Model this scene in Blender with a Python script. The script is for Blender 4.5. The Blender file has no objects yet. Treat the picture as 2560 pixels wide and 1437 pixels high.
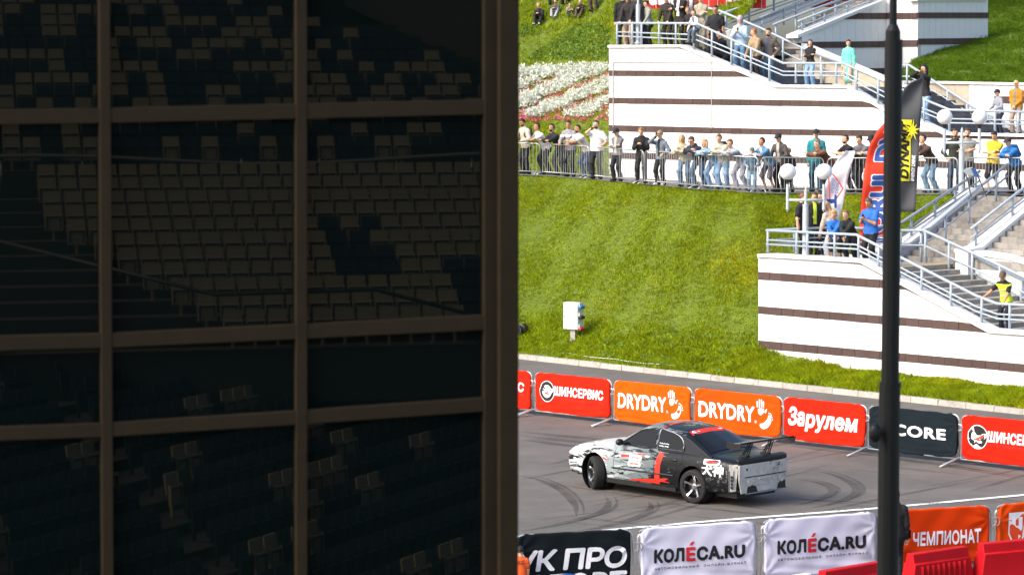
import bpy, bmesh, math, random
import numpy as np
from mathutils import Vector, Matrix
random.seed(7); rng = np.random.default_rng(7)
SC = bpy.context.scene; COL = SC.collection
R = math.radians
# ------------------------------------------------------------------ camera, sky, sun, exposure
FPX = 6500.0; CAMZ = 8.2; TH = math.atan(478.5 / FPX)
cam = bpy.data.cameras.new('camera'); camo = bpy.data.objects.new('camera', cam); COL.objects.link(camo)
cam.sensor_width = 36; cam.lens = FPX / 2560 * 36; cam.clip_start = .5; cam.clip_end = 2000
camo.location = (0, 0, CAMZ); camo.rotation_euler = (math.pi / 2 - TH, 0, 0)
cam.dof.use_dof = True; cam.dof.focus_distance = 62; cam.dof.aperture_fstop = 3.6
SC.camera = camo
SUN_EL, SUN_AZ = 40.0, 121.0            # azimuth counted from +Y towards -X (the sun stands to the left, a little behind the camera)
w = bpy.data.worlds.new('World'); SC.world = w; w.use_nodes = True
nt = w.node_tree; bg = nt.nodes['Background']
sky = nt.nodes.new('ShaderNodeTexSky'); sky.sky_type = 'NISHITA'; sky.sun_disc = False
sky.sun_elevation = R(SUN_EL); sky.sun_rotation = R(-SUN_AZ); sky.dust_density = 4.0; sky.air_density = 1.0; sky.ozone_density = 1.0
nt.links.new(sky.outputs[0], bg.inputs[0]); bg.inputs[1].default_value = .15
sl = bpy.data.lights.new('sun', 'SUN'); sl.energy = 1.35; sl.angle = R(20); sl.color = (1, .95, .86)
so = bpy.data.objects.new('sun', sl); COL.objects.link(so)
sd = Vector((-math.sin(R(SUN_AZ)) * math.cos(R(SUN_EL)), math.cos(R(SUN_AZ)) * math.cos(R(SUN_EL)), math.sin(R(SUN_EL))))
so.rotation_euler = sd.to_track_quat('Z', 'Y').to_euler(); so.location = (-30, 0, 40)
SC.view_settings.view_transform = 'Standard'; SC.view_settings.look = 'None'; SC.view_settings.gamma = 1
SC.view_settings.exposure = 1.13; SC.view_settings.use_curve_mapping = False
try:
    SC.cycles.max_bounces = 6; SC.cycles.transparent_max_bounces = 12
except Exception: pass

# ------------------------------------------------------------------ where a photo point lies in the place
CA = Vector((0, 0, CAMZ)); FW = Vector((0, math.cos(TH), -math.sin(TH))); UPV = Vector((0, math.sin(TH), math.cos(TH)))
def ray(px, py): return FW + Vector((1, 0, 0)) * ((px - 1280) / FPX) - UPV * ((py - 718.5) / FPX)
def onz(px, py, z):
    d = ray(px, py); return CA + d * ((z - CAMZ) / d.z)
def ony(px, py, Y):
    d = ray(px, py); return CA + d * (Y / d.y)
def onp(px, py, P, u):                    # vertical plane through P along u
    d = ray(px, py); n = Vector((u[1], -u[0], 0)); return CA + d * ((P - CA).dot(n) / d.dot(n))
def proj(p):
    q = p - CA; z = q.dot(FW); return 1280 + q.x / z * FPX, 718.5 - q.dot(UPV) / z * FPX
def lerp(a, b, t): return a + (b - a) * t
def interp(x, xs, ys): return float(np.interp(x, xs, ys))

# ------------------------------------------------------------------ materials
MC = {}
def srgb(h):
    if isinstance(h, str):
        c = [int(h[i:i + 2], 16) / 255 for i in (0, 2, 4)]
    else: c = h
    return tuple(((x / 12.92) if x <= .04045 else ((x + .055) / 1.055) ** 2.4) for x in c)
def mat(name, col, rough=.7, metal=0, var=.12, scale=8, bump=0, spec=.5, lin=False, objvar=0, coat=0, alpha=None, stain=None, trans=0):
    key = (name, str(col))
    if key in MC: return MC[key]
    m = bpy.data.materials.new(name); m.use_nodes = True; n = m.node_tree.nodes; L = m.node_tree.links
    b = n['Principled BSDF']; c = col if lin else srgb(col)
    b.inputs['Roughness'].default_value = rough; b.inputs['Metallic'].default_value = metal
    b.inputs['Specular IOR Level'].default_value = spec; b.inputs['Coat Weight'].default_value = coat
    if trans: b.inputs['Transmission Weight'].default_value = trans
    tc = n.new('ShaderNodeTexCoord'); no = n.new('ShaderNodeTexNoise'); no.inputs['Scale'].default_value = scale
    no.inputs['Detail'].default_value = 6; no.inputs['Roughness'].default_value = .65
    L.new(tc.outputs['Object'], no.inputs['Vector'])
    mr = n.new('ShaderNodeMapRange'); mr.inputs[1].default_value = .25; mr.inputs[2].default_value = .75
    mr.inputs[3].default_value = 1 - var; mr.inputs[4].default_value = 1 + var
    L.new(no.outputs['Fac'], mr.inputs[0])
    mx = n.new('ShaderNodeMix'); mx.data_type = 'RGBA'; mx.blend_type = 'MULTIPLY'; mx.inputs['Factor'].default_value = 1
    mx.inputs[6].default_value = (*c, 1); L.new(mr.outputs[0], mx.inputs[7]); out = mx.outputs[2]
    if objvar:
        oi = n.new('ShaderNodeObjectInfo'); m2 = n.new('ShaderNodeMapRange'); m2.inputs[3].default_value = 1 - objvar; m2.inputs[4].default_value = 1 + objvar
        L.new(oi.outputs['Random'], m2.inputs[0]); x2 = n.new('ShaderNodeMix'); x2.data_type = 'RGBA'; x2.blend_type = 'MULTIPLY'; x2.inputs['Factor'].default_value = 1
        L.new(out, x2.inputs[6]); L.new(m2.outputs[0], x2.inputs[7]); out = x2.outputs[2]
    if stain:
        sc_, lo, hi, sc3 = stain
        s1 = n.new('ShaderNodeTexNoise'); s1.inputs['Scale'].default_value = sc_; s1.inputs['Detail'].default_value = 8; s1.inputs['Roughness'].default_value = .7
        L.new(tc.outputs['Object'], s1.inputs['Vector']); r = n.new('ShaderNodeMapRange'); r.inputs[1].default_value = lo; r.inputs[2].default_value = hi
        L.new(s1.outputs['Fac'], r.inputs[0]); x3 = n.new('ShaderNodeMix'); x3.data_type = 'RGBA'; L.new(r.outputs[0], x3.inputs['Factor'])
        L.new(out, x3.inputs[6]); x3.inputs[7].default_value = (*srgb(sc3), 1); out = x3.outputs[2]
    L.new(out, b.inputs['Base Color'])
    if bump:
        bp = n.new('ShaderNodeBump'); bp.inputs['Strength'].default_value = bump; bp.inputs['Distance'].default_value = .02
        n3 = n.new('ShaderNodeTexNoise'); n3.inputs['Scale'].default_value = scale * 4; n3.inputs['Detail'].default_value = 5; L.new(tc.outputs['Object'], n3.inputs['Vector'])
        L.new(n3.outputs['Fac'], bp.inputs['Height']); L.new(bp.outputs[0], b.inputs['Normal'])
    if alpha:
        a = n.new('ShaderNodeTexNoise'); a.inputs['Scale'].default_value = alpha[0]; a.inputs['Detail'].default_value = 7; a.inputs['Roughness'].default_value = .75
        L.new(tc.outputs['Object'], a.inputs['Vector']); ar = n.new('ShaderNodeMapRange'); ar.inputs[1].default_value = alpha[1]; ar.inputs[2].default_value = alpha[2]; ar.inputs[3].default_value = alpha[3]; ar.inputs[4].default_value = alpha[4]
        L.new(a.outputs['Fac'], ar.inputs[0]); L.new(ar.outputs[0], b.inputs['Alpha'])
    MC[key] = m; return m

# ------------------------------------------------------------------ meshes and things
ORI = {}
class MB:
    def __init__(s): s.v = []; s.f = []; s.m = []; s.ms = []
    def mi(s, m):
        if m is None: return 0
        if m not in s.ms: s.ms.append(m)
        return s.ms.index(m)
    def add(s, vs, fs, m=None):
        o = len(s.v); s.v += [Vector(v) for v in vs]; k = s.mi(m)
        for f in fs: s.f.append([i + o for i in f]); s.m.append(k)
    def prism(s, front, d, m=None):           # polygon extruded by vector d
        n = len(front); d = Vector(d); f = [Vector(p) for p in front]
        s.add(f + [p + d for p in f], [list(range(n)), list(range(2 * n - 1, n - 1, -1))] + [[i, i + n, (i + 1) % n + n, (i + 1) % n] for i in range(n)], m)
    def box(s, c, x, y, z, m=None):           # centre and three half vectors
        c, x, y, z = map(Vector, (c, x, y, z)); s.prism([c - x - y - z, c + x - y - z, c + x - y + z, c - x - y + z], 2 * y, m)
    def cuboid(s, lo, hi, m=None):
        lo = Vector(lo); hi = Vector(hi); c = (lo + hi) / 2; h = (hi - lo) / 2
        s.box(c, (h.x, 0, 0), (0, h.y, 0), (0, 0, h.z), m)
    def tube(s, pts, r, n=8, m=None, closed=False, r2=None):
        pts = [Vector(p) for p in pts]; N = len(pts); vs = []
        for i, p in enumerate(pts):
            if closed: t = pts[(i + 1) % N] - pts[i - 1]
            else: t = pts[min(i + 1, N - 1)] - pts[max(i - 1, 0)]
            if t.length < 1e-9: t = Vector((0, 0, 1))
            t.normalize(); a = Vector((0, 0, 1)) if abs(t.z) < .9 else Vector((1, 0, 0))
            x = t.cross(a).normalized(); y = t.cross(x); rr = r if r2 is None else lerp(r, r2, i / (N - 1))
            if not closed and 0 < i < N - 1:
                pass
            vs += [p + (x * math.cos(2 * math.pi * k / n) + y * math.sin(2 * math.pi * k / n)) * rr for k in range(n)]
        fs = []
        for i in range(N if closed else N - 1):
            j = (i + 1) % N
            fs += [[i * n + k, i * n + (k + 1) % n, j * n + (k + 1) % n, j * n + k] for k in range(n)]
        if not closed: fs += [list(range(n - 1, -1, -1)), list(range((N - 1) * n, N * n))]
        s.add(vs, fs, m)
    def ball(s, c, r, m=None, nu=12, nv=8):
        c = Vector(c); r = Vector((r, r, r)) if not hasattr(r, '__len__') else Vector(r); vs = [c + Vector((0, 0, r.z))]
        for i in range(1, nv):
            for k in range(nu):
                a = math.pi * i / nv; b = 2 * math.pi * k / nu
                vs.append(c + Vector((r.x * math.sin(a) * math.cos(b), r.y * math.sin(a) * math.sin(b), r.z * math.cos(a))))
        vs.append(c - Vector((0, 0, r.z))); fs = [[0, 1 + k, 1 + (k + 1) % nu] for k in range(nu)]
        for i in range(nv - 2): fs += [[1 + i * nu + k, 1 + (i + 1) * nu + k, 1 + (i + 1) * nu + (k + 1) % nu, 1 + i * nu + (k + 1) % nu] for k in range(nu)]
        e = len(vs) - 1; fs += [[e, e - nu + (k + 1) % nu, e - nu + k] for k in range(nu)]; s.add(vs, fs, m)
    def lathe(s, prof, c, ax, m=None, n=32):  # prof: (along axis, radius)
        c = Vector(c); ax = Vector(ax).normalized(); a = Vector((0, 0, 1)) if abs(ax.z) < .9 else Vector((1, 0, 0)); x = ax.cross(a).normalized(); y = ax.cross(x)
        vs = [c + ax * h + (x * math.cos(2 * math.pi * k / n) + y * math.sin(2 * math.pi * k / n)) * r for h, r in prof for k in range(n)]
        fs = [[i * n + k, i * n + (k + 1) % n, (i + 1) * n + (k + 1) % n, (i + 1) * n + k] for i in range(len(prof) - 1) for k in range(n)]
        s.add(vs, fs, m)
    def build(s, name, m=None, parent=None, world=True, smooth=False, kind=None, label=None, cat=None, group=None):
        o0 = ORI.get(parent.name, Vector((0, 0, 0))) if (parent and world) else Vector((0, 0, 0))
        me = bpy.data.meshes.new(name); me.from_pydata([tuple(v - o0) for v in s.v], [], s.f)
        ms = s.ms if s.ms else [m]
        for q in ms: me.materials.append(q)
        if len(ms) > 1: me.polygons.foreach_set('material_index', s.m)
        if smooth: me.polygons.foreach_set('use_smooth', [True] * len(me.polygons))
        me.validate(); o = bpy.data.objects.new(name, me); COL.objects.link(o)
        if parent: o.parent = parent; ORI[o.name] = o0
        props(o, label, cat, group, kind); return o
def props(o, label=None, cat=None, group=None, kind=None):
    if label: o['label'] = label
    if cat: o['category'] = cat
    if group: o['group'] = group
    if kind: o['kind'] = kind
def thing(name, label, cat, loc=(0, 0, 0), rz=0, group=None, kind=None):
    o = bpy.data.objects.new(name, None); COL.objects.link(o); o.location = loc; o.rotation_euler = (0, 0, rz); o.empty_display_size = .2
    ORI[o.name] = Vector(loc); props(o, label, cat, group, kind); return o
def smooth_angle(o, ang=40):
    me = o.data; me.polygons.foreach_set('use_smooth', [True] * len(me.polygons))
    try: me.set_sharp_from_angle(angle=R(ang))
    except Exception: pass
def np_obj(name, verts, tris, mats, midx=None, parent=None, kind=None, smooth=False):
    me = bpy.data.meshes.new(name); n = len(verts); t = len(tris); k = tris.shape[1]
    me.vertices.add(n); me.vertices.foreach_set('co', verts.astype(np.float32).ravel())
    me.loops.add(t * k); me.loops.foreach_set('vertex_index', tris.astype(np.int32).ravel())
    me.polygons.add(t); me.polygons.foreach_set('loop_start', np.arange(0, t * k, k, dtype=np.int32)); me.polygons.foreach_set('loop_total', np.full(t, k, dtype=np.int32))
    for m in mats: me.materials.append(m)
    if midx is not None: me.polygons.foreach_set('material_index', midx.astype(np.int32))
    me.polygons.foreach_set('use_smooth', np.full(t, smooth))
    me.update(); me.validate(); o = bpy.data.objects.new(name, me); COL.objects.link(o)
    if parent: o.parent = parent
    if kind: o['kind'] = kind
    return o
TXC = {}
def text2d(s, bold=0, shear=0, space=1.0, rows=40, maxw=.12):
    """words as thin flat strips: outline of the built-in font, filled row by row (non-zero winding), optionally thickened"""
    key = (s, bold, shear, space, rows)
    if key in TXC: return TXC[key]
    cu = bpy.data.curves.new('t', 'FONT'); cu.body = s; cu.shear = shear; cu.space_character = space; cu.resolution_u = 3; cu.fill_mode = 'NONE'
    ob = bpy.data.objects.new('t', cu); COL.objects.link(ob); dg = bpy.context.evaluated_depsgraph_get(); dg.update()
    me = bpy.data.meshes.new_from_object(ob.evaluated_get(dg)); v = np.array([x.co[:2] for x in me.vertices]); E = np.array([e.vertices[:] for e in me.edges])
    bpy.data.objects.remove(ob); bpy.data.curves.remove(cu); bpy.data.meshes.remove(me)
    # walk the outlines so that every edge points the same way round its loop
    nb = {}
    for a, b in E: nb.setdefault(a, []).append(b); nb.setdefault(b, []).append(a)
    seen = set(); dE = []
    for st in sorted(nb):
        if st in seen: continue
        a = st; nx_ = (st + 1) if (st + 1) in nb[st] else nb[st][0]; seen.add(a); loop = [a]
        while nx_ not in seen:
            seen.add(nx_); loop.append(nx_); c = [q for q in nb[nx_] if q not in seen]
            if not c: break
            nx_ = c[0]
        dE += [(loop[i], loop[(i + 1) % len(loop)]) for i in range(len(loop))]
    dE = np.array(dE); A = v[dE[:, 0]]; B = v[dE[:, 1]]; y0, y1 = v[:, 1].min(), v[:, 1].max(); h = (y1 - y0) / rows; iv = []
    for r in range(rows):
        y = y0 + (r + .5) * h; m = (A[:, 1] <= y) != (B[:, 1] <= y); a = A[m]; b = B[m]; x = a[:, 0] + (y - a[:, 1]) / (b[:, 1] - a[:, 1]) * (b[:, 0] - a[:, 0]); sg = np.where(b[:, 1] > a[:, 1], 1, -1); o = np.argsort(x); wn = 0; L = []
        for k in o:
            if wn == 0: s0 = x[k]
            wn += sg[k]
            if wn == 0: L.append((s0, x[k]))
        iv.append(L)
    R_ = int(bold / h + .5); out = []
    for r in range(-R_, rows + R_):
        L = []
        for j in range(r - R_, r + R_ + 1):
            if 0 <= j < rows: e = math.sqrt(max(bold * bold - ((j - r) * h) ** 2, 0)); L += [(p - e, q + e) for p, q in iv[j]]
        L.sort(); M_ = []
        for p, q in L:
            if M_ and p <= M_[-1][1]: M_[-1][1] = max(M_[-1][1], q)
            else: M_.append([p, q])
        out.append(M_)
    vs = []; fs = []; mx = maxw
    for i, M_ in enumerate(out):
        ya = y0 + (i - R_) * h
        for p, q in M_:
            n = max(1, math.ceil((q - p) / mx)); o = len(vs)
            for k in range(n + 1): x = p + (q - p) * k / n; vs += [(x, ya), (x, ya + h)]
            fs += [[o + 2 * k, o + 2 * k + 2, o + 2 * k + 3, o + 2 * k + 1] for k in range(n)]
    vs = np.array(vs); mn = vs.min(0); sz = vs.max(0) - mn; TXC[key] = ((vs - mn) / sz, fs, sz); return TXC[key]
def lettering(mb, s, fn, x0, x1, z0, z1, m, bold=.02, shear=0, space=1.0):
    v, f, sz = text2d(s, bold, shear, space); mb.add([fn(x0 + (x1 - x0) * a, z0 + (z1 - z0) * b) for a, b in v], f, m)
# ------------------------------------------------------------------ frames of the place
A1 = ony(1897, 700, 75.6); A1.z = 0; B1 = ony(2560, 800, 68.4); B1.z = 0; U1 = (B1 - A1).normalized(); V1 = Vector((-U1.y, U1.x, 0))
A3 = ony(1523, 300, 92.3); A3.z = 0; B3 = ony(2500, 300, 82.3); B3.z = 0; U3 = (B3 - A3).normalized(); V3 = Vector((-U3.y, U3.x, 0))
K0 = onz(1295, 897, .0); K1 = onz(2560, 1037, .0); UK = (K1 - K0).normalized(); VK = Vector((-UK.y, UK.x, 0))
PX = [1100, 1300, 1357, 1470, 1595, 1740, 1890, 2100, 2300, 2420, 2560, 2700]; PYF = [428, 436, 438, 446, 459, 472, 481, 483, 484, 485, 487, 490]
PZX = [1100, 1300, 1740, 1970, 2100, 2300, 2560, 2700]; PZ = [5.5, 5.45, 5.25, 5.15, 5.15, 5.18, 5.25, 5.25]
def pathz(px): return interp(px, PZX, PZ)
def fence(px): return onz(px, interp(px, PX, PYF), pathz(px))
def w3(px): return onp(px, 300, A3, U3)

M_white = mat('white_paint', 'dedede', .75, var=.035, scale=3, bump=.15, stain=(1.3, .62, .9, 'b9b6ae'))
M_white2 = mat('white_cap_paint', 'd5d5d6', .7, var=.05, scale=5, bump=.1, stain=(2.5, .6, .85, 'aeaca6'))
M_brown = mat('brown_split_stone', '54433f', .95, var=.22, scale=24, bump=1.0, objvar=.12)
M_core = mat('render_core', 'b9b8b6', .9, var=.05)
M_conc = mat('step_concrete', '8d8983', .9, var=.2, scale=9, bump=.4, objvar=.22, stain=(5, .55, .8, '6a655f'))
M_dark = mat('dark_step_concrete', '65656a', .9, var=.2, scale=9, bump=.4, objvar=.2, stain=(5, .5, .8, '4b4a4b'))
M_kerb = mat('kerb_concrete', 'a39f98', .9, var=.16, scale=6, bump=.5, objvar=.09, stain=(4, .55, .78, '6f6a64'))
M_rail = mat('blue_grey_rail_paint', '9aa6b2', .45, var=.06, scale=12, spec=.5)
M_asph = mat('asphalt', '625d58', .92, var=.10, scale=1.1, bump=.35, stain=(.35, .42, .7, '4c4946'))
M_path = mat('path_asphalt', '6f6b6a', .95, var=.12, scale=4, bump=.3)
M_soil = mat('soil_under_grass', '56661a', .95, var=.3, scale=4, bump=.5)
M_beige = mat('beige_stone', 'b3a795', .9, var=.15, scale=5, bump=.3)

# road: speckled asphalt sheet
n = M_asph.node_tree.nodes; Lk = M_asph.node_tree.links; b = n['Principled BSDF']; old = b.inputs['Base Color'].links[0].from_socket
sp = n.new('ShaderNodeTexNoise'); sp.inputs['Scale'].default_value = 45; sp.inputs['Detail'].default_value = 3; tcn = [q for q in n if q.type == 'TEX_COORD'][0]
Lk.new(tcn.outputs['Object'], sp.inputs['Vector']); mr = n.new('ShaderNodeMapRange'); mr.inputs[1].default_value = .3; mr.inputs[2].default_value = .7; mr.inputs[3].default_value = .82; mr.inputs[4].default_value = 1.18
Lk.new(sp.outputs['Fac'], mr.inputs[0]); mx = n.new('ShaderNodeMix'); mx.data_type = 'RGBA'; mx.blend_type = 'MULTIPLY'; mx.inputs['Factor'].default_value = 1
Lk.new(old, mx.inputs[6]); Lk.new(mr.outputs[0], mx.inputs[7]); Lk.new(mx.outputs[2], b.inputs['Base Color'])
m = MB(); far = 30
a = K0 - UK * 70; c = K1 + UK * 40; m.add([(-60, 18, 0), (60, 18, 0), c + VK * .05, a + VK * .05], [[0, 1, 2, 3]]); m.build('road', M_asph, kind='structure')
m = MB(); m.add([(-900, -600, -.3), (900, -600, -.3), (900, 900, -.3), (-900, 900, -.3)], [[0, 1, 2, 3]]); m.build('ground', mat('far_ground', '4c5a26', .95, var=.2, scale=.05), kind='structure')

# kerb of single stones
kr = thing('kerb', None, None, K0, kind='structure'); sm = []
i0, i1 = -8, 34
for i in range(i0, i1):
    p = K0 + UK * (i * .92); q = p + UK * .905; hgt = .15 + random.uniform(-.006, .006); m = MB(); o_ = VK * random.uniform(-.008, .008)
    m.prism([p + o_, p + o_ + VK * .20, p + o_ + VK * .20 + Vector((0, 0, hgt)), p + o_ + VK * .02 + Vector((0, 0, hgt))], (q - p)); m.build('kerb_stone', M_kerb, kr)

# road marks: painted line and tyre marks (flat print on the road)
def ribbon(pts, wd, z, mb, taper=True):
    N = len(pts); vs = []
    for i, p in enumerate(pts):
        t = (pts[min(i + 1, N - 1)] - pts[max(i - 1, 0)]).normalized(); nn = Vector((-t.y, t.x, 0)); ww = wd * (min(1, i / (N * .35) + .05, (N - 1 - i) / (N * .35) + .05) if taper else 1)
        vs += [Vector((p.x, p.y, z)) - nn * ww / 2, Vector((p.x, p.y, z)) + nn * ww / 2]
    mb.add(vs, [[2 * i, 2 * i + 1, 2 * i + 3, 2 * i + 2] for i in range(N - 1)])
def spline(P, n=10):
    out = []
    for i in range(len(P) - 1):
        p0 = P[max(i - 1, 0)]; p1 = P[i]; p2 = P[i + 1]; p3 = P[min(i + 2, len(P) - 1)]
        for j in range(n):
            t = j / n; out.append(.5 * ((2 * p1) + (p2 - p0) * t + (2 * p0 - 5 * p1 + 4 * p2 - p3) * t * t + (3 * p1 - p0 - 3 * p2 + p3) * t ** 3))
    return out + [P[-1]]
m = MB(); ribbon(spline([onz(x, y, 0) for x, y in [(900, 1372), (1297, 1347), (1600, 1318), (1890, 1294), (2200, 1270), (2500, 1243), (2800, 1216)]]), .17, .012, m, False)
m.build('lane_line', mat('worn_road_paint', 'e2e2de', .7, var=.05, alpha=(1.6, .52, .60, 1.0, .0)), kind='structure')
M_sk = mat('tyre_rubber_mark', '1c1817', .8, var=.1, alpha=(.8, .3, .7, .08, .40)); M_sk2 = mat('faint_rubber_mark', '221d1c', .85, var=.1, alpha=(.6, .3, .7, .04, .42))
SK = [(1290, 1078), (1360, 1086), (1450, 1094), (1560, 1106)], [(1290, 1086), (1380, 1099), (1480, 1108), (1560, 1112)], [(1300, 1098), (1400, 1112), (1500, 1122)], \
 [(2100, 1128), (2250, 1146), (2400, 1166), (2560, 1192)], [(2180, 1142), (2330, 1160), (2560, 1196)], [(1960, 1112), (2080, 1128), (2200, 1140)], \
 [(1290, 1188), (1350, 1200), (1405, 1226), (1436, 1260), (1441, 1290)], [(1512, 1238), (1522, 1258), (1503, 1280), (1440, 1300), (1370, 1316), (1300, 1328)], [(1622, 1254), (1626, 1272), (1585, 1296), (1510, 1316), (1440, 1328)], \
 [(2000, 1170), (2080, 1186), (2132, 1210), (2138, 1234), (2090, 1256), (2010, 1272)], [(1985, 1196), (2050, 1208), (2082, 1226), (2050, 1248), (1980, 1264)]
m = MB(); z = .005
for i, s in enumerate(SK):
    ribbon(spline([onz(x, y, 0) for x, y in s], 12), .2, .005 + i * .0003, m)
    for k in range(1):
        off = random.uniform(.13, .17); P = [onz(x, y, 0) for x, y in s]; ribbon(spline([p + Vector((off, .1, 0)) for p in P], 12), .09, .0052 + i * .0003 + .0001, m)
m.build('tyre_marks', M_sk, kind='stuff')
m = MB()
for i in range(60):
    x0 = random.uniform(1280, 2500); y0 = random.uniform(1110, 1330); L = random.uniform(160, 520); cv = random.uniform(-12, 22); sl_ = random.choice([-.28, -.2, -.12, .10, .14, .05])
    P = [(x0 + L * t, y0 + sl_ * L * t + cv * t * (1 - t)) for t in (0, .25, .5, .75, 1)]
    if max(p[1] for p in P) > 1345 or min(p[1] for p in P) < 1085: continue
    ribbon(spline([onz(x, y, 0) for x, y in P], 8), random.uniform(.05, .16), .011 + i * .00012, m)
m.build('faint_tyre_marks', M_sk2, kind='stuff')

# ------------------------------------------------------------------ lawns
def hill_pt(px, v):                                # lower slope, between kerb and path
    a = K0 + UK * ((px - 1295) / (2560 - 1295) * (K1 - K0).length) + VK * .20 + Vector((0, 0, .13))
    # follow the kerb where the sight line for px meets it
    r = ray(px, 950); nrm = VK; t = (K0 + VK * .2 - CA).dot(nrm) / r.dot(nrm); a = CA + r * t; a.z = .13
    b = fence(px); b = b + Vector((b.x, b.y, 0)).normalized() * -.12; s = v * (.62 + .38 * v) if v < 1 else 1
    p = a.lerp(b, v); p.z = lerp(.13, b.z - .03, .5 * s + .5 * (3 * v * v - 2 * v ** 3) * .98 + .01 * v); p.z += .05 * math.sin(p.x * 1.3 + p.y * .7) * math.sin(math.pi * v); return p
def sheet(name, fn, nu, nv, m, kind='structure', drop=None):
    vs = [fn(i / nu, j / nv) for j in range(nv + 1) for i in range(nu + 1)]
    fs = [[j * (nu + 1) + i, j * (nu + 1) + i + 1, (j + 1) * (nu + 1) + i + 1, (j + 1) * (nu + 1) + i] for j in range(nv) for i in range(nu)]
    if drop: dv = [drop(p) for p in vs]; fs = [f for f in fs if not any(dv[i] for i in f)]
    b = MB(); b.add(vs, fs); o = b.build(name, m, kind=kind, smooth=True); return vs
def up_pt(u, v):                                   # upper lawn behind path and big wall
    px = lerp(1000, 2750, u); a = fence(px); a = a + Vector((a.x, a.y, 0)).normalized() * 4.2; a.z = pathz(px) - .0
    g = Vector((a.x, a.y, 0)).normalized(); L = v * 34; p = a + g * L; p.z = a.z + L * .66 + .25 * math.sin(p.x * .6) * min(1, L / 4); return p
def at1(p): return (p - A1).dot(U1), (p - A1).dot(V1)
def at3(p): return (p - A3).dot(U3), (p - A3).dot(V3)
AL_ = (onz(2262, 652, 3.36) - A1).dot(U1) - .2        # left side of the path stairs
AW_ = (onp(2003, 100, A3 + V3 * 4.1, U3) - A3).dot(U3); A17 = (onp(1705, 100, A3, U3) - A3).dot(U3)
def drop1(p): a, t = at1(p); return (a > .12 and 0 < t < 3.2) or a > AL_
def drop3(p): a, t = at3(p); return (a > .12 and t < (5.2 if a < A17 else 4.5)) or a > AW_ - 3.3
sheet('grass_slope', lambda u, v: hill_pt(lerp(1000, 2500, u), v), 180, 50, M_soil, drop=drop1)
sheet('upper_grass_slope', up_pt, 150, 90, M_soil, drop=drop3)
def path_pt(u, v):
    px = lerp(1000, 2750, u); a = fence(px); g = Vector((a.x, a.y, 0)).normalized(); p = a - g * .25 + g * v * interp(px, [1450, 1530], [4.6, 9.5]); p.z = pathz(px) + .0; return p
sheet('path', path_pt, 120, 12, M_path, drop=lambda p: at3(p)[0] > 0 and at3(p)[1] > .6)
def w1_at(px): return onp(px, 800, A1, U1)
W1B = [(1800, 868), (1897, 884), (1930, 905), (2000, 914), (2205, 937), (2350, 952), (2560, 978), (2750, 1000)]
def verge_pt(u, v):
    px = lerp(1820, 2750, u); a = hill_pt(px, 0); b = onp(px, interp(px, [x for x, _ in W1B], [y for _, y in W1B]) - 6, A1, U1); b.z = max(b.z, .16) + .02; return a.lerp(b, v) + V1 * v * .1
vg = sheet('grass_verge', verge_pt, 40, 4, M_soil)
# right-hand bank beyond the upper wall
RB = [ony(2215, 214, 88.5), ony(2262, 168, 90), ony(2345, 92, 96), ony(2440, 0, 103), ony(2500, -60, 108)]
def bank_pt(u, v):
    e = [(2215, 212, 88), (2272, 165, 91), (2345, 92, 97), (2442, -4, 104), (2520, -80, 110)]; t = v * (len(e) - 1); i = min(int(t), len(e) - 2); f = t - i
    yl = onp(2215, 212, A3 + V3 * 5.25, U3).y; yr = onp(2720, 216, A3 + V3 * 5.25, U3).y
    l = ony(lerp(e[i][0], e[i + 1][0], f), lerp(e[i][1], e[i + 1][1], f), yl + (lerp(e[i][2], e[i + 1][2], f) - 88)); r = ony(2720, lerp(216, -120, v), lerp(yr, yr + 31, v)); p = l.lerp(r, u); p.z += .2 * math.sin(p.x * 1.7) * u * (1 - u); return p
sheet('grass_bank', bank_pt, 24, 24, M_soil)

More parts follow.
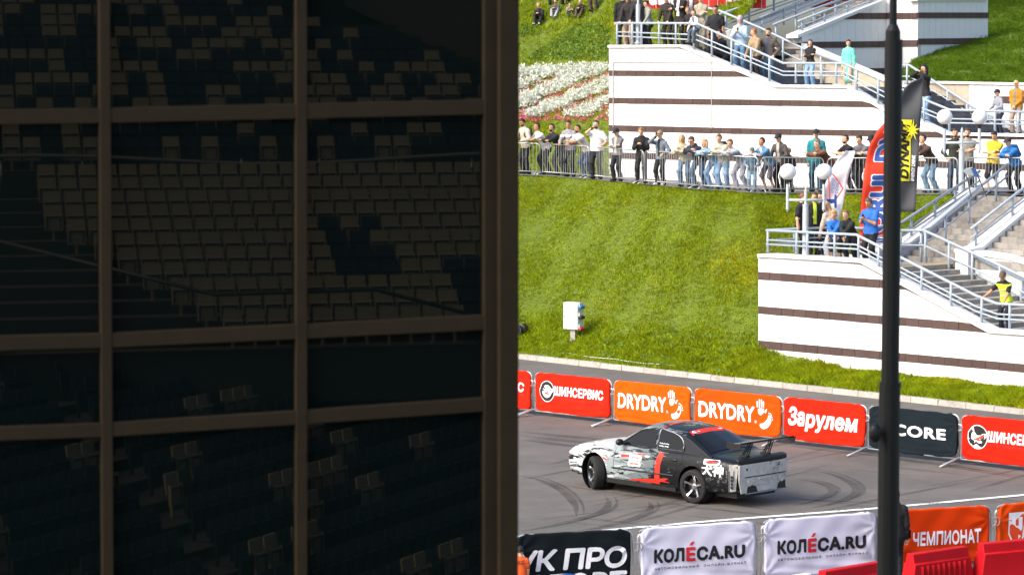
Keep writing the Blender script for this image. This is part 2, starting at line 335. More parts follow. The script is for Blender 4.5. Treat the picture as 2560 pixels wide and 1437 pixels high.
def grass_mat(name, dark, light, yel, ysc=.35, ylo=.5, yhi=.75):
    m = bpy.data.materials.new(name); m.use_nodes = True; n = m.node_tree.nodes; L = m.node_tree.links; b = n['Principled BSDF']; b.inputs['Roughness'].default_value = .8; b.inputs['Specular IOR Level'].default_value = .05
    g = n.new('ShaderNodeNewGeometry'); cr = n.new('ShaderNodeMix'); cr.data_type = 'RGBA'; L.new(g.outputs['Random Per Island'], cr.inputs['Factor'])
    cr.inputs[6].default_value = (*dark, 1); cr.inputs[7].default_value = (*light, 1)
    no = n.new('ShaderNodeTexNoise'); no.inputs['Scale'].default_value = ysc; no.inputs['Detail'].default_value = 5; no.inputs['Roughness'].default_value = .6; L.new(g.outputs['Position'], no.inputs['Vector'])
    mr = n.new('ShaderNodeMapRange'); mr.inputs[1].default_value = ylo; mr.inputs[2].default_value = yhi; L.new(no.outputs['Fac'], mr.inputs[0])
    mx = n.new('ShaderNodeMix'); mx.data_type = 'RGBA'; L.new(mr.outputs[0], mx.inputs['Factor']); L.new(cr.outputs[2], mx.inputs[6])
    ym = n.new('ShaderNodeMix'); ym.data_type = 'RGBA'; ym.blend_type = 'MULTIPLY'; ym.inputs['Factor'].default_value = 1; ym.inputs[6].default_value = (*yel, 1)
    r2 = n.new('ShaderNodeMapRange'); r2.inputs[3].default_value = .6; r2.inputs[4].default_value = 1.3; L.new(g.outputs['Random Per Island'], r2.inputs[0]); L.new(r2.outputs[0], ym.inputs[7]); L.new(ym.outputs[2], mx.inputs[7])
    n2 = n.new('ShaderNodeTexNoise'); n2.inputs['Scale'].default_value = 2.2; n2.inputs['Detail'].default_value = 4; L.new(g.outputs['Position'], n2.inputs['Vector']); m2 = n.new('ShaderNodeMapRange')
    m2.inputs[1].default_value = .3; m2.inputs[2].default_value = .7; m2.inputs[3].default_value = .72; m2.inputs[4].default_value = 1.25; L.new(n2.outputs['Fac'], m2.inputs[0])
    x = n.new('ShaderNodeMix'); x.data_type = 'RGBA'; x.blend_type = 'MULTIPLY'; x.inputs['Factor'].default_value = 1; L.new(mx.outputs[2], x.inputs[6]); L.new(m2.outputs[0], x.inputs[7]); L.new(x.outputs[2], b.inputs['Base Color'])
    tr = n.new('ShaderNodeBsdfTranslucent'); L.new(x.outputs[2], tr.inputs[0]); ms = n.new('ShaderNodeMixShader'); ms.inputs[0].default_value = .3; L.new(b.outputs[0], ms.inputs[1]); L.new(tr.outputs[0], ms.inputs[2]); L.new(ms.outputs[0], n['Material Output'].inputs[0]); return m
MG = grass_mat('grass_blades', (.175, .235, .006), (.32, .395, .012), (.50, .44, .012), .26, .53, .84)
MG2 = grass_mat('bank_grass_shade_tone', (.060, .120, .008), (.135, .225, .016), (.14, .17, .02), .4, .6, .9)  # darker copy of the lawn grass, the bank's shade put into its colour
def blades(name, fn, n, u0, u1, v0, v1, hmin, hmax, wd, mt, tuft=5, keep=None):
    base = []; tries = 0; nt_ = n // tuft; uu = rng.uniform(u0, u1, nt_); vv = rng.uniform(v0, v1, nt_)
    C = np.array([fn(a, b)[:] for a, b in zip(uu, vv)])
    if keep is not None: C = C[keep(C)]
    C = np.repeat(C, tuft, 0); n = len(C); C[:, :2] += rng.normal(0, .05, (n, 2)); an = rng.uniform(0, 2 * np.pi, n); h = rng.uniform(hmin, hmax, n) * (1 + .5 * np.sin(C[:, 0] * 2.1) * np.sin(C[:, 1] * 1.7)); ln = rng.normal(0, .55, (n, 2)) * h[:, None]
    d = np.stack([np.cos(an), np.sin(an), np.zeros(n)], 1) * (wd * rng.uniform(.6, 1.3, n))[:, None]; C[:, 2] -= .02
    top = C + np.concatenate([ln, h[:, None]], 1); mid = C + np.concatenate([ln * .35, h[:, None] * .55], 1)
    V = np.stack([C - d, C + d, mid + d * .8, top, mid - d * .8], 1).reshape(-1, 3); T = np.arange(n)[:, None] * 5 + np.array([0, 1, 2, 3, 4])
    return np_obj(name, V, T, [mt], kind='stuff')
def hp_(u, v): return hill_pt(lerp(1285, 2420, u), v)
_hill = hill_pt
# fast sampler: bilinear lookup of a function
def table(fn, nu=160, nv=60):
    G = np.array([[fn(i / nu, j / nv)[:] for j in range(nv + 1)] for i in range(nu + 1)])
    def f(u, v):
        x = min(u * nu, nu - 1e-6); y = min(v * nv, nv - 1e-6); i = int(x); j = int(y); a = x - i; b = y - j
        return (G[i, j] * (1 - a) + G[i + 1, j] * a) * (1 - b) + (G[i, j + 1] * (1 - a) + G[i + 1, j + 1] * a) * b
    return f
hT = table(hp_); uT = table(up_pt, 120, 60); vT = table(verge_pt, 80, 6); bT = table(bank_pt, 50, 50)
def frontkeep(C):                                  # lawn hidden inside the lower terrace is left out
    a = (C - np.array(A1)) @ np.array(U1); t = (C - np.array(A1)) @ np.array(V1); return ~(((a > -.1) & (t > .05) & (t < 3.35)) | ((a > AL_ - .3) & (t > 0)) | ((a > 3.2) & (t < 0)))
def upkeep(C):
    a = (C - np.array(A3)) @ np.array(U3); t = (C - np.array(A3)) @ np.array(V3); return ~(((a > .03) & (t < np.where(a < A17, 5.3, 4.6))) | (a > AW_ - 3.35))
blades('slope_grass', hT, 380000, 0, 1, .0, 1.0, .035, .085, .0085, MG, 6, frontkeep)
blades('tall_grass_tufts', hT, 22000, 0, 1, .0, .3, .09, .18, .010, MG, 12, frontkeep)
blades('verge_grass', vT, 80000, 0, 1, 0, .98, .06, .17, .009, MG, 6)
blades('upper_lawn_grass', uT, 190000, .15, .62, .0, .62, .07, .17, .011, MG, 6, upkeep)
blades('bank_grass', bT, 120000, 0, 1, 0.01, .97, .06, .15, .010, MG2, 6)

# flower bed on the upper lawn: silver foliage and pink bedding flowers in slanting drifts
def up_at(px, py):
    lo_, hi_ = 0, 34.
    a = fence(px); g = Vector((a.x, a.y, 0)).normalized(); a = a + g * 4.2; a.z = pathz(px)
    for _ in range(40):
        L = (lo_ + hi_) / 2; p = a + g * L; p.z = a.z + L * .66 + .25 * math.sin(p.x * .6) * min(1, L / 4)
        if proj(p)[1] > py: lo_ = L
        else: hi_ = L
    return p
WV = []; WF = []; WM = []; nv_ = 0
def leafy(c, rad, n, ls, mi, flat=.8):
    global nv_
    d = rng.normal(0, 1, (n, 3)); d /= np.linalg.norm(d, axis=1)[:, None]; d[:, 2] = np.abs(d[:, 2]); p = np.array(c) + d * np.array([1, 1, flat]) * (rad * rng.uniform(.45, 1.05, n))[:, None]
    t = np.cross(d, rng.normal(0, 1, (n, 3))); t /= np.linalg.norm(t, axis=1)[:, None] + 1e-9; o = d * .7 + rng.normal(0, .4, (n, 3)); o /= np.linalg.norm(o, axis=1)[:, None]
    l = ls * rng.uniform(.6, 1.3, n)[:, None]; V = np.stack([p - t * l * .3, p + t * l * .3, p + o * l * 1.3], 1).reshape(-1, 3); WV.append(V); WF.append(np.arange(n * 3).reshape(-1, 3) + nv_); nv_ += n * 3; WM.append(np.full(n, mi))
yy = np.arange(176, 304, 7.5)
for y in yy:
    for x in np.arange(1150, 1560, 12.5):
        xx = x + random.uniform(-6, 6); y2 = y + random.uniform(-4, 4); dr = (y2 + .42 * (xx - 1297)) % 46; pink = dr < (19 if y2 > 195 else 8) or y2 > 292 or (random.random() < .07)
        p = up_at(xx, y2)
        if pink: leafy(p + Vector((0, 0, .02)), .15, 42, .045, 1 + (random.random() < .3), .7); leafy(p, .15, 10, .05, 3, .5)
        elif dr > 42 and random.random() < .3: leafy(p, .16, 25, .06, 3, .5)
        else: leafy(p, random.uniform(.23, .31), 150, .075, 0, 1.0)
np_obj('flower_bed', np.concatenate(WV), np.concatenate(WF), [mat('silver_leaves', 'd3d8cd', .8, var=.25, scale=9), mat('pink_petals', 'df4d78', .7, var=.25, scale=12), mat('pale_pink_petals', 'ef9db2', .7, var=.2), mat('dark_bedding_leaves', '4e3f26', .8, var=.3)], np.concatenate(WM), kind='stuff')
# broad-leaved ground cover on the upper lawn and a few weeds on the lower slope
WV = []; WF = []; WM = []; nv_ = 0
for _ in range(1500):
    x = random.uniform(1300, 1525); y = random.uniform(62, 150)
    if math.sin(x * .02 + y * .03) < -.6: continue
    leafy(up_at(x, y), .12, 16, .07, 0, .5)
for _ in range(70):
    x = random.uniform(1600, 1910); y = random.uniform(.0, .3); p = Vector(hT(random.uniform(.2, .55), y)); leafy(p, .14, 30, .07, 0, .6)
for _ in range(26):
    u = random.uniform(0, .7); p = Vector(vT(u, random.uniform(.1, .95))); leafy(p, .09, 16, .06, 0, 1.3)
np_obj('broad_leaved_weeds', np.concatenate(WV), np.concatenate(WF), [mat('weed_leaves', (.14, .24, .02), .6, var=.35, scale=6, lin=True)], np.concatenate(WM), kind='stuff')

# ------------------------------------------------------------------ striped retaining walls
def polyline(P): xs = [p[0] for p in P]; ys = [p[1] for p in P]; return lambda x: interp(x, xs, ys)
def striped_wall(root, A, U, outer, x0, x1, cap, bottom, bands, wb, ww, prang=.012):
    """bands: list of (top line, bottom line) in photo points on the vertical plane A+U; the wall stands between cap line and bottom line"""
    A = Vector((A.x, A.y, 0)); o = outer
    def P(x, y, off=0): return onp(x, y, A + o * off, U)
    m = MB(); N = 24; xs = sorted(set([x0 + (x1 - x0) * i / N for i in range(N + 1)] + [x for x in cap.k if x0 < x < x1] if hasattr(cap, 'k') else [x0 + (x1 - x0) * i / N for i in range(N + 1)]))
    for a_, b_ in zip(xs, xs[1:]):
        if bottom(a_) - cap(a_) < 1 and bottom(b_) - cap(b_) < 1: continue
        m.prism([P(a_, bottom(a_) + 14), P(b_, bottom(b_) + 14), P(b_, cap(b_)), P(a_, cap(a_))], -o * .3)
    m.build('wall_core', M_core, root)
    segs = []; prev = lambda x: cap(x)
    for t_, b_ in bands: segs.append((prev, t_, 'w')); segs.append((t_, b_, 'b')); prev = b_
    segs.append((prev, bottom, 'w'))
    La = (P(x0, 300) - A).dot(U); Lb = (P(x1, 300) - A).dot(U)
    def px_at(s, y): return proj(A + U * s + Vector((0, 0, CAMZ + (240 - y) / 85)))[0]
    for top, bot, k in segs:
        wdt = wb if k == 'b' else ww; s = La; nn = max(1, round((Lb - La) / wdt)); st = (Lb - La) / nn
        for i in range(nn):
            g = .006 if k == 'b' else .004; xa = px_at(La + i * st + g, 400); xb = px_at(La + (i + 1) * st - g, 400)
            ta, tb = max(top(xa), cap(xa)), max(top(xb), cap(xb)); ba, bb = bot(xa), bot(xb)
            if ba - ta < .6 and bb - tb < .6: continue
            ba = max(ba, ta + .2); bb = max(bb, tb + .2); pr_ = (prang + random.uniform(0, .012)) if k == 'b' else prang * .8 + .003 * (i % 2)
            q = [P(xa, ba, .0), P(xb, bb, .0), P(xb, tb, .0), P(xa, ta, .0)]; m = MB(); m.prism([p_ + o * pr_ for p_ in q], -o * (pr_ + .05))
            m.build('brick' if k == 'b' else 'panel', M_brown if k == 'b' else M_white, root)
def capline(root, A, U, outer, pts, th=9, over=.05, depth=.42, m_=None, lift=0):
    for (xa, ya), (xb, yb) in zip(pts, pts[1:]):
        a = onp(xa, ya, A + outer * over, U); b = onp(xb, yb, A + outer * over, U); m = MB(); t = Vector((0, 0, th / 86))
        m.prism([a - t, b - t, b, a], -outer * depth); m.build('cap_stone', m_ or M_white2, root)
O1 = -V1; O3 = -V3
# lower terrace
C1 = [(1897, 645), (1915, 643), (2150, 660), (2470, 832), (2700, 848)]; c1 = polyline(C1); c1.k = [p[0] for p in C1]
B1l = [(polyline([(1897, 679.3), (2204, 698.8), (2700, 730)]), polyline([(1897, 698.8), (2204, 720), (2700, 752)])), (polyline([(1897, 765), (2429, 806.6), (2700, 828)]), polyline([(1897, 784), (2470, 832), (2700, 851)])),
       (polyline([(1897, 850.4), (2560, 909.6), (2700, 922)]), polyline([(1897, 870.6), (2560, 931), (2700, 944)]))]
wl = thing('retaining_wall', 'white terrace wall with three brown stone stripes standing on the verge beside the road', 'wall', A1)
striped_wall(wl, A1, U1, O1, 1897, 2680, c1, polyline([(1897, 889), (2000, 920), (2205, 943), (2560, 982), (2700, 998)]), B1l, .46, .37)
capline(wl, A1, U1, O1, [(1893, 635), (1915, 634), (2150, 648), (2470, 822), (2700, 838)], 9, .09, .5)
# end face of the lower terrace and its floor
pA = onp(1897, 645, A1, U1); m = MB(); ex_ = A1 + V1 * .02; q0 = Vector((pA.x, pA.y, -.2)); q1 = q0 + V1 * 3.4
m.prism([q0, q1, Vector((q1.x, q1.y, pA.z)), Vector((q0.x, q0.y, pA.z))], U1 * .3); m.build('end_wall', M_white, wl)
LZ = 3.36
def f1(a, t, z): p = A1 + U1 * a + V1 * t; return Vector((p.x, p.y, z))
a_s = (onp(2165, 700, A1, U1) - A1).dot(U1)
m = MB(); m.prism([f1(.0, .32, LZ - .15), f1(a_s + 4.3, .32, LZ - .15), f1(a_s + 4.3, .32, LZ), f1(0, .32, LZ)], V1 * 4.5)
# landing floor as slabs
m = MB(); ld = thing('terrace_floor', None, None, f1(0, 0, LZ), kind='structure')
for i in range(10):
    for j in range(5):
        aa = .02 + i * .62; tt = .36 + j * .70
        if aa > a_s - .3 and False: continue
        if aa + .61 > a_s: continue
        m = MB(); m.cuboid((0, 0, 0), (1, 1, 1)); m.v = [f1(aa + v.x * .61, tt + v.y * .69, LZ - .12 + v.z * .12) for v in m.v]; m.build('slab', M_conc, ld)
m = MB(); m.v = []; m.prism([f1(a_s - .35, .36, LZ - .12), f1(a_s, .36, LZ - .12), f1(a_s, .36, LZ), f1(a_s - .35, .36, LZ)], V1 * 3.45); m.build('slab', M_conc, ld)
m = MB()
for k in range(70): 
    t_ = .5 + k * .06; m.cuboid(f1(0, 0, 0) * 0 + Vector((0, 0, 0)), Vector((0, 0, 0)))
m = MB()
for k in range(50):
    t_ = .5 + k * .066
    for r_ in range(4): c_ = f1(a_s - .30 + r_ * .07, t_, LZ + .004); m.box(c_, U1 * .02, V1 * .02, (0, 0, .004))
m.build('tactile_strip', mat('yellow_tactile_paving', 'c3a968', .8), ld)
# narrow back parapet of the lower terrace
m = MB(); m.prism([f1(.0, 3.1, LZ - .5), f1(AL_ - .3, 3.1, LZ - .5), f1(AL_ - .3, 3.1, LZ + .14), f1(0, 3.1, LZ + .14)], V1 * .3); m.build('back_parapet', M_white2, wl)
m = MB(); m.prism([f1(.0, .34, LZ - .3), f1(.3, .34, LZ - .3), f1(.3, .34, LZ + .12), f1(0, .34, LZ + .12)], V1 * 2.75); m.build('side_parapet', M_white2, wl)

def flight(label, frame, a0, t0, t1, z0, n, rise, run, along, m_, nb, skew=0, group='stair flights'):
    """n steps descending along +a (along='a') or rising along +t (along='t'); each step is a row of blocks"""
    st = thing('staircase', label, 'stairs', frame(a0, t0, z0 if along == 'a' else z0), group=None)
    for i in range(n):
        z = z0 - rise * (i + 1) if along == 'a' else z0 + rise * (i + 1); w_ = (t1 - t0) / nb
        sh_ = random.uniform(0, .5) if nb > 2 else 0
        edges = [t0] + [t0 + w_ * (j + sh_) for j in range(1 if sh_ > 0.2 else 1, nb)] + [t1]
        for ta, tb in zip(edges, edges[1:]):
            if tb - ta < .05: continue
            m = MB(); dz = random.uniform(-.004, .004); m.cuboid((0, 0, 0), (1, 1, 1))
            if along == 'a': m.v = [frame(a0 + i * run + v.x * (run + .03) , ta + .003 + v.y * (tb - ta - .006), z - rise * 1.6 + v.z * rise * 1.6 + dz) for v in m.v]
            else: m.v = [frame(ta + .003 + v.x * (tb - ta - .006), a0 + i * run + v.y * (run + .03), z - rise * 1.6 + v.z * rise * 1.6 + dz) for v in m.v]
            m.build('step_block', m_, st)
    return st
a_e = (onp(2475, 830, A1, U1) - A1).dot(U1)
zl = onp(2475, 822, A1, U1).z - .08; nst = 11
flight('grey concrete stairs descending right behind the white wall beside the road', f1, a_s, .33, 3.78, LZ, nst, (LZ - zl) / nst, (a_e - a_s) / nst, 'a', M_conc, 9)
m = MB(); m.prism([f1(a_e, .33, zl - .3), f1(a_e + 6, .33, zl - .3), f1(a_e + 6, .33, zl - .02), f1(a_e, .33, zl - .02)], V1 * 3.45); m.build('landing', M_conc, kind='structure')
# flight climbing from the lower terrace to the path
pl = onz(2262, 652, LZ); al = (pl - A1).dot(U1); tl_ = 3.8; ZT = 5.2
ar = (onz(2484, 652, LZ) - A1).dot(U1) + .2; nst2 = 12
flight('grey concrete stairs climbing from the lower terrace to the barrier-lined path', f1, tl_, al, ar + 2.6, LZ, nst2, (ZT - LZ) / nst2, .30, 't', M_conc, 12)
tt_ = tl_ + nst2 * .30
m = MB(); m.prism([f1(al - .4, tt_, ZT - .35), f1(al + 9, tt_, ZT - .35), f1(al + 9, tt_, ZT - .004), f1(al - .4, tt_, ZT - .004)], V1 * 3.2); m.build('stair_head_floor', M_path, kind='structure')
# stringers (solid side walls with sloping caps)
def stringer(name, label, frame, a, wdt, pts, zb, m_side=None, face=1):
    """vertical slab along t at a; pts: (t, z) of its sloping top"""
    s = thing('stair_parapet', label, 'parapet', frame(a, pts[0][0], pts[0][1]))
    m = MB(); m.prism([frame(a, t, z) for t, z in [(pts[0][0], zb)] + pts + [(pts[-1][0], zb)]], frame(a + wdt, 0, 0) - frame(a, 0, 0)); m.build('side_wall', m_side or M_white, s)
    for (ta, za), (tb, zb_) in zip(pts, pts[1:]):
        m = MB(); m.prism([frame(a - .06, ta, za), frame(a + wdt + .06, ta, za), frame(a + wdt + .06, ta, za + .1), frame(a - .06, ta, za + .1)], frame(0, tb, zb_) - frame(0, ta, za)); m.build('cap_stone', M_white2, s)
    return s
stringer('p', 'white sloping parapet left of the stairs, under the spherical twin street lamp', f1, al - .5, .46, [(tl_ - 1.2, LZ + .32), (tl_ + .2, LZ + .42), (tt_ - .1, ZT + .12), (tt_ + 1.3, ZT + .12)], LZ - 1.5, mat('shade_grey_render', 'b9bac0', .8, var=.05))  # side wall is white render greyed in its colour to carry the shade
# right-hand block with sloping parapet
aR = ar + 2.55
s_ = stringer('p', 'white parapet rising rightwards at the frame edge with a brown stone wedge', f1, ar + .15, .45, [(tl_ - .2, LZ + .35), (tl_ + .4, LZ + .42), (tt_ + .4, ZT + .35)], LZ - 2)
W2 = thing('retaining_wall', 'white wall block behind the descending stairs at the frame edge', 'wall', f1(ar, tl_, LZ))
m = MB(); m.prism([f1(ar + .1, 3.83, zl - .5), f1(ar + 6, 3.83, zl - .5), f1(ar + 6, 3.83, LZ - .6), f1(ar + 2.0, 3.83, LZ + .2), f1(ar + .1, 3.83, LZ + .36)], V1 * .5); m.build('wall_core', M_white, W2)
m = MB(); m.prism([f1(ar + .1, 3.77, LZ + .36), f1(ar + 2.0, 3.77, LZ + .2), f1(ar + 2.0, 3.77, LZ + .3), f1(ar + .1, 3.77, LZ + .46)], V1 * .6); m.prism([f1(ar + 2.0, 3.77, LZ + .2), f1(ar + 6, 3.77, LZ - .6), f1(ar + 6, 3.77, LZ - .5), f1(ar + 2.0, 3.77, LZ + .3)], V1 * .6); m.build('cap_stone', M_white2, W2)

# upper terrace: the big striped wall
C3 = [(1523, 119), (1700, 120), (1936, 218), (2115, 219), (2205, 276), (2300, 310), (2360, 338), (2700, 346)]; c3 = polyline(C3); c3.k = [p[0] for p in C3]
PLb = lambda pts: polyline(pts)
B3l = [(PLb([(1523, 176.4), (1831, 178), (2700, 184)]), PLb([(1523, 190.8), (1870, 193), (2700, 199)])),
       (PLb([(1523, 244.4), (1920, 249.8), (2200, 254), (2700, 262)]), PLb([(1523, 259.4), (1920, 265), (2200, 269.5), (2700, 278)])),
       (PLb([(1523, 313), (1920, 322.4), (2200, 326), (2560, 336), (2700, 339)]), PLb([(1523, 328.5), (1920, 337), (2200, 342), (2560, 350), (2700, 354)])),
       (PLb([(1523, 381.6), (1800, 386), (2200, 398), (2560, 412), (2700, 417)]), PLb([(1523, 396.5), (1800, 402), (2200, 414), (2560, 428), (2700, 433)]))]
wu = thing('retaining_wall', 'tall white terrace wall with four brown stone stripes behind the barrier-lined path', 'wall', A3)
striped_wall(wu, A3, U3, O3, 1523, 2690, c3, polyline([(1523, 452), (1900, 464), (2560, 474), (2700, 478)]), B3l, .41, .49)
capline(wu, A3, U3, O3, [(1519, 113), (1700, 112), (1936, 212), (2115, 213), (2205, 270), (2300, 303), (2360, 331), (2700, 338)], 8, .09, .5)
p3 = onp(1523, 119, A3, U3); q0 = Vector((p3.x, p3.y, 5)); m = MB(); m.prism([q0, q0 + V3 * 9, q0 + V3 * 9 + Vector((0, 0, p3.z - 5)), q0 + Vector((0, 0, p3.z - 5))], U3 * .3); m.build('end_wall', M_white, wu)
m = MB()
for pts in ([(1533, 156), (1780, 157)], [(1779, 157), (1779, 322)], [(1533, 156), (1533, 318)]):
    m.tube([onp(x, y, A3 + O3 * .035, U3) for x, y in pts], .016, 6)
m.build('conduit', mat('grey_conduit', 'b5b1ab', .6), wu)
def f3(a, t, z): p = A3 + U3 * a + V3 * t; return Vector((p.x, p.y, z))
def a3(px, t=0): return (onp(px, 300, A3 + V3 * t, U3) - A3).dot(U3)
def z3(px, py, t=0): return onp(px, py, A3 + V3 * t, U3).z
z_top = z3(1600, 119) + .02; z_mid = z3(2000, 219) + .02; z_low = z3(2450, 338) + .02
def slabfloor(name, aa, ab, z, t0=.33, t1=8.5, m_=None):
    m = MB(); m.prism([f3(aa, t0, z - .25), f3(ab, t0, z - .25), f3(ab, t0, z), f3(aa, t0, z)], V3 * (t1 - t0)); m.build(name, m_ or M_conc, kind='structure')
slabfloor('upper_terrace_floor', 0.3, a3(1705), z_top, t1=7.5); slabfloor('middle_landing', a3(1936), a3(2120) + .0, z_mid, t1=4.1); slabfloor('lower_landing', a3(2360), a3(2700) + 1, z_low, t1=5)
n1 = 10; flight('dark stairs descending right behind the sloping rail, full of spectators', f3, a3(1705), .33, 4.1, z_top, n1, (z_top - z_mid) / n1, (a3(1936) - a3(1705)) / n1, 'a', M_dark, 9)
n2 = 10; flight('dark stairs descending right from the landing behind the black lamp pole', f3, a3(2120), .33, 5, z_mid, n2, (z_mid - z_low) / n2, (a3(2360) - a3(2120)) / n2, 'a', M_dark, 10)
# flight rising behind the middle landing
aw = (onp(2003, 100, A3 + V3 * 4.1, U3) - A3).dot(U3)
n4 = 22; flight('pale stairs climbing behind the middle landing between sloping white parapets', f3, 4.1, aw - 3.4, aw - .32, z_mid, n4, .15, .36, 't', M_conc, 8)
# back parapet walls of the landings
bw = thing('stair_parapet', 'sloping white parapet behind the descending dark stairs, left of the black pole', 'parapet', f3(aw, 4.1, z_mid))
pp = [(2003, 107), (2106, 150), (2205, 192), (2290, 228)]
for (xa, ya), (xb, yb) in zip(pp, pp[1:]):
    a_ = onp(xa, ya, A3 + V3 * 4.12, U3); b_ = onp(xb, yb, A3 + V3 * 4.12, U3); m = MB(); dn = Vector((0, 0, .16)); m.prism([a_ - dn, b_ - dn, b_, a_], V3 * .4); m.build('cap_stone', M_white2, bw)
    m = MB(); m.prism([Vector((a_.x, a_.y, z_low - .3)), Vector((b_.x, b_.y, z_low - .3)), b_ - dn, a_ - dn], V3 * .3); m.v = [v + V3 * .04 for v in m.v]; m.build('side_wall', M_beige, bw)
# striped wall that carries the rising parapet
PW = f3(aw, 4.12, 0)
def PT(x, y, P=PW, u=V3): return onp(x, y, P, u)
cw = thing('retaining_wall', 'shaded striped wall with a sloping white cap beside the climbing pale stairs', 'wall', PW)
zb_ = [33, 48, 104, 120, 170, 185]
def striped_simple(root, P, u, out, x0, x1, capf, bot, bands, w_px, white):
    segs = []; pv = capf
    for t_, b_ in bands: segs += [(pv, t_, 0), (t_, b_, 1)]; pv = b_
    segs.append((pv, bot, 0))
    for top, bo, k in segs:
        nn = max(1, round((x1 - x0) / w_px))
        for i in range(nn):
            xa = lerp(x0, x1, i / nn) + .25; xb = lerp(x0, x1, (i + 1) / nn) - .25; ta, tb = max(top(xa), capf(xa)), max(top(xb), capf(xb)); ba, bb = min(bo(xa), bot(xa)), min(bo(xb), bot(xb))
            if ba - ta < .6 and bb - tb < .6: continue
            q = [onp(x, y, P, u) for x, y in ((xa, max(ba, ta + .2)), (xb, max(bb, tb + .2)), (xb, tb), (xa, ta))]; pr_ = .03 * k; m = MB(); m.prism([p_ + out * pr_ for p_ in q], -out * (.25 + pr_)); m.build('brick' if k else 'panel', M_brown if k else white, root)
cst = lambda y, s=0, x0=2000: (lambda x: y + s * (x - x0))
capw = polyline([(2000, 92), (2060, 66), (2119, 41), (2215, 3), (2300, -30)])
botw = polyline([(2003, 108), (2106, 151), (2205, 193), (2290, 230)])
striped_simple(cw, PW, V3, U3, 2005, 2215, capw, botw, [(cst(34, -.004), cst(49, -.004)), (cst(105.5, -.01), cst(121, -.01)), (cst(171), cst(186))], 19, M_white)
for (xa, xb) in ((1995, 2060), (2060, 2119), (2119, 2215)):
    a_ = onp(xa, capw(xa) - 5, PW + U3 * .08, V3); b_ = onp(xb, capw(xb) - 5, PW + U3 * .08, V3); m = MB(); dn = Vector((0, 0, .12)); m.prism([a_ - dn, b_ - dn, b_, a_], -U3 * .5); m.build('cap_stone', M_white2, cw)
m = MB(); q = [onp(x, y, PW, V3) for x, y in ((2005, 108), (2215, 197), (2215, 4), (2005, 90))]; m.prism([p_ - U3 * .03 for p_ in q], -U3 * .35); m.build('wall_core', M_core, cw)
E1 = onp(2215, 100, PW, V3); cf = thing('retaining_wall', 'sunlit striped pier between two shaded walls, right of the black pole', 'wall', E1)
striped_simple(cf, E1, U3, O3, 2215, 2294, cst(-25), polyline([(2215, 215), (2262, 172), (2294, 150)]), [(cst(33), cst(48)), (cst(101), cst(117)), (cst(171), cst(186))], 20, M_white)
E2 = onp(2294, 100, E1, U3); ch = thing('retaining_wall', 'shaded striped wall running back behind the dark grass bank', 'wall', E2)
striped_simple(ch, E2, V3, U3, 2294.5, 2470, polyline([(2294, 2), (2463, 1)]), cst(190), [(cst(32), cst(46)), (cst(100, -.01), cst(115, -.01))], 15, M_white)
for s_, P_, u_, o_, x0_, x1_ in ((cf, E1, U3, O3, 2215, 2294), (ch, E2, V3, U3, 2294.5, 2470)):
    m = MB(); q = [onp(x, y, P_, u_) - o_ * .03 for x, y in ((x0_, 215 if s_ == cf else 190), (x1_, 160 if s_ == cf else 190), (x1_, 0), (x0_, -20 if s_ == cf else 0))]; m.prism(q, -o_ * .2); m.build('wall_core', M_core, s_)
m = MB(); m.prism([onp(x, y, E2 + U3 * .08, V3) for x, y in ((2294, 3), (2470, 2), (2470, -4), (2294, -4))], -U3 * .4); m.build('cap_stone', M_white2, ch)
# low wall under the bank
lw_ = thing('retaining_wall', 'low beige and white wall holding the dark grass bank', 'wall', f3(a3(2240, 5), 5, z_low))
for x0_, x1_, mt in ((2215, 2422, M_beige), (2422, 2700, M_white)):
    nn = round((x1_ - x0_) / (36 if mt is M_beige else 20))
    for i in range(nn):
        xa = lerp(x0_, x1_, i / nn) + .3; xb = lerp(x0_, x1_, (i + 1) / nn) - .3; m = MB(); m.prism([onp(x, y, A3 + V3 * 5, U3) for x, y in ((xa, 345), (xb, 345), (xb, lerp(207, 213, (xb - 2215) / 345)), (xa, lerp(207, 213, (xa - 2215) / 345)))], V3 * .3); m.build('panel', mt, lw_)
m = MB(); m.prism([onp(x, y, A3 + V3 * 4.93, U3) for x, y in ((2215, 207), (2700, 216), (2700, 210), (2215, 201))], V3 * .4); m.build('cap_stone', M_white2, lw_)
for i in range(7):
    xa = 2485 + i * 22; m = MB(); m.prism([onp(x, y, A3 + V3 * 4.97, U3) for x, y in ((xa, 258), (xa + 21, 258.5), (xa + 21, 241.5), (xa, 241))], V3 * .1); m.build('brick', M_brown, lw_)
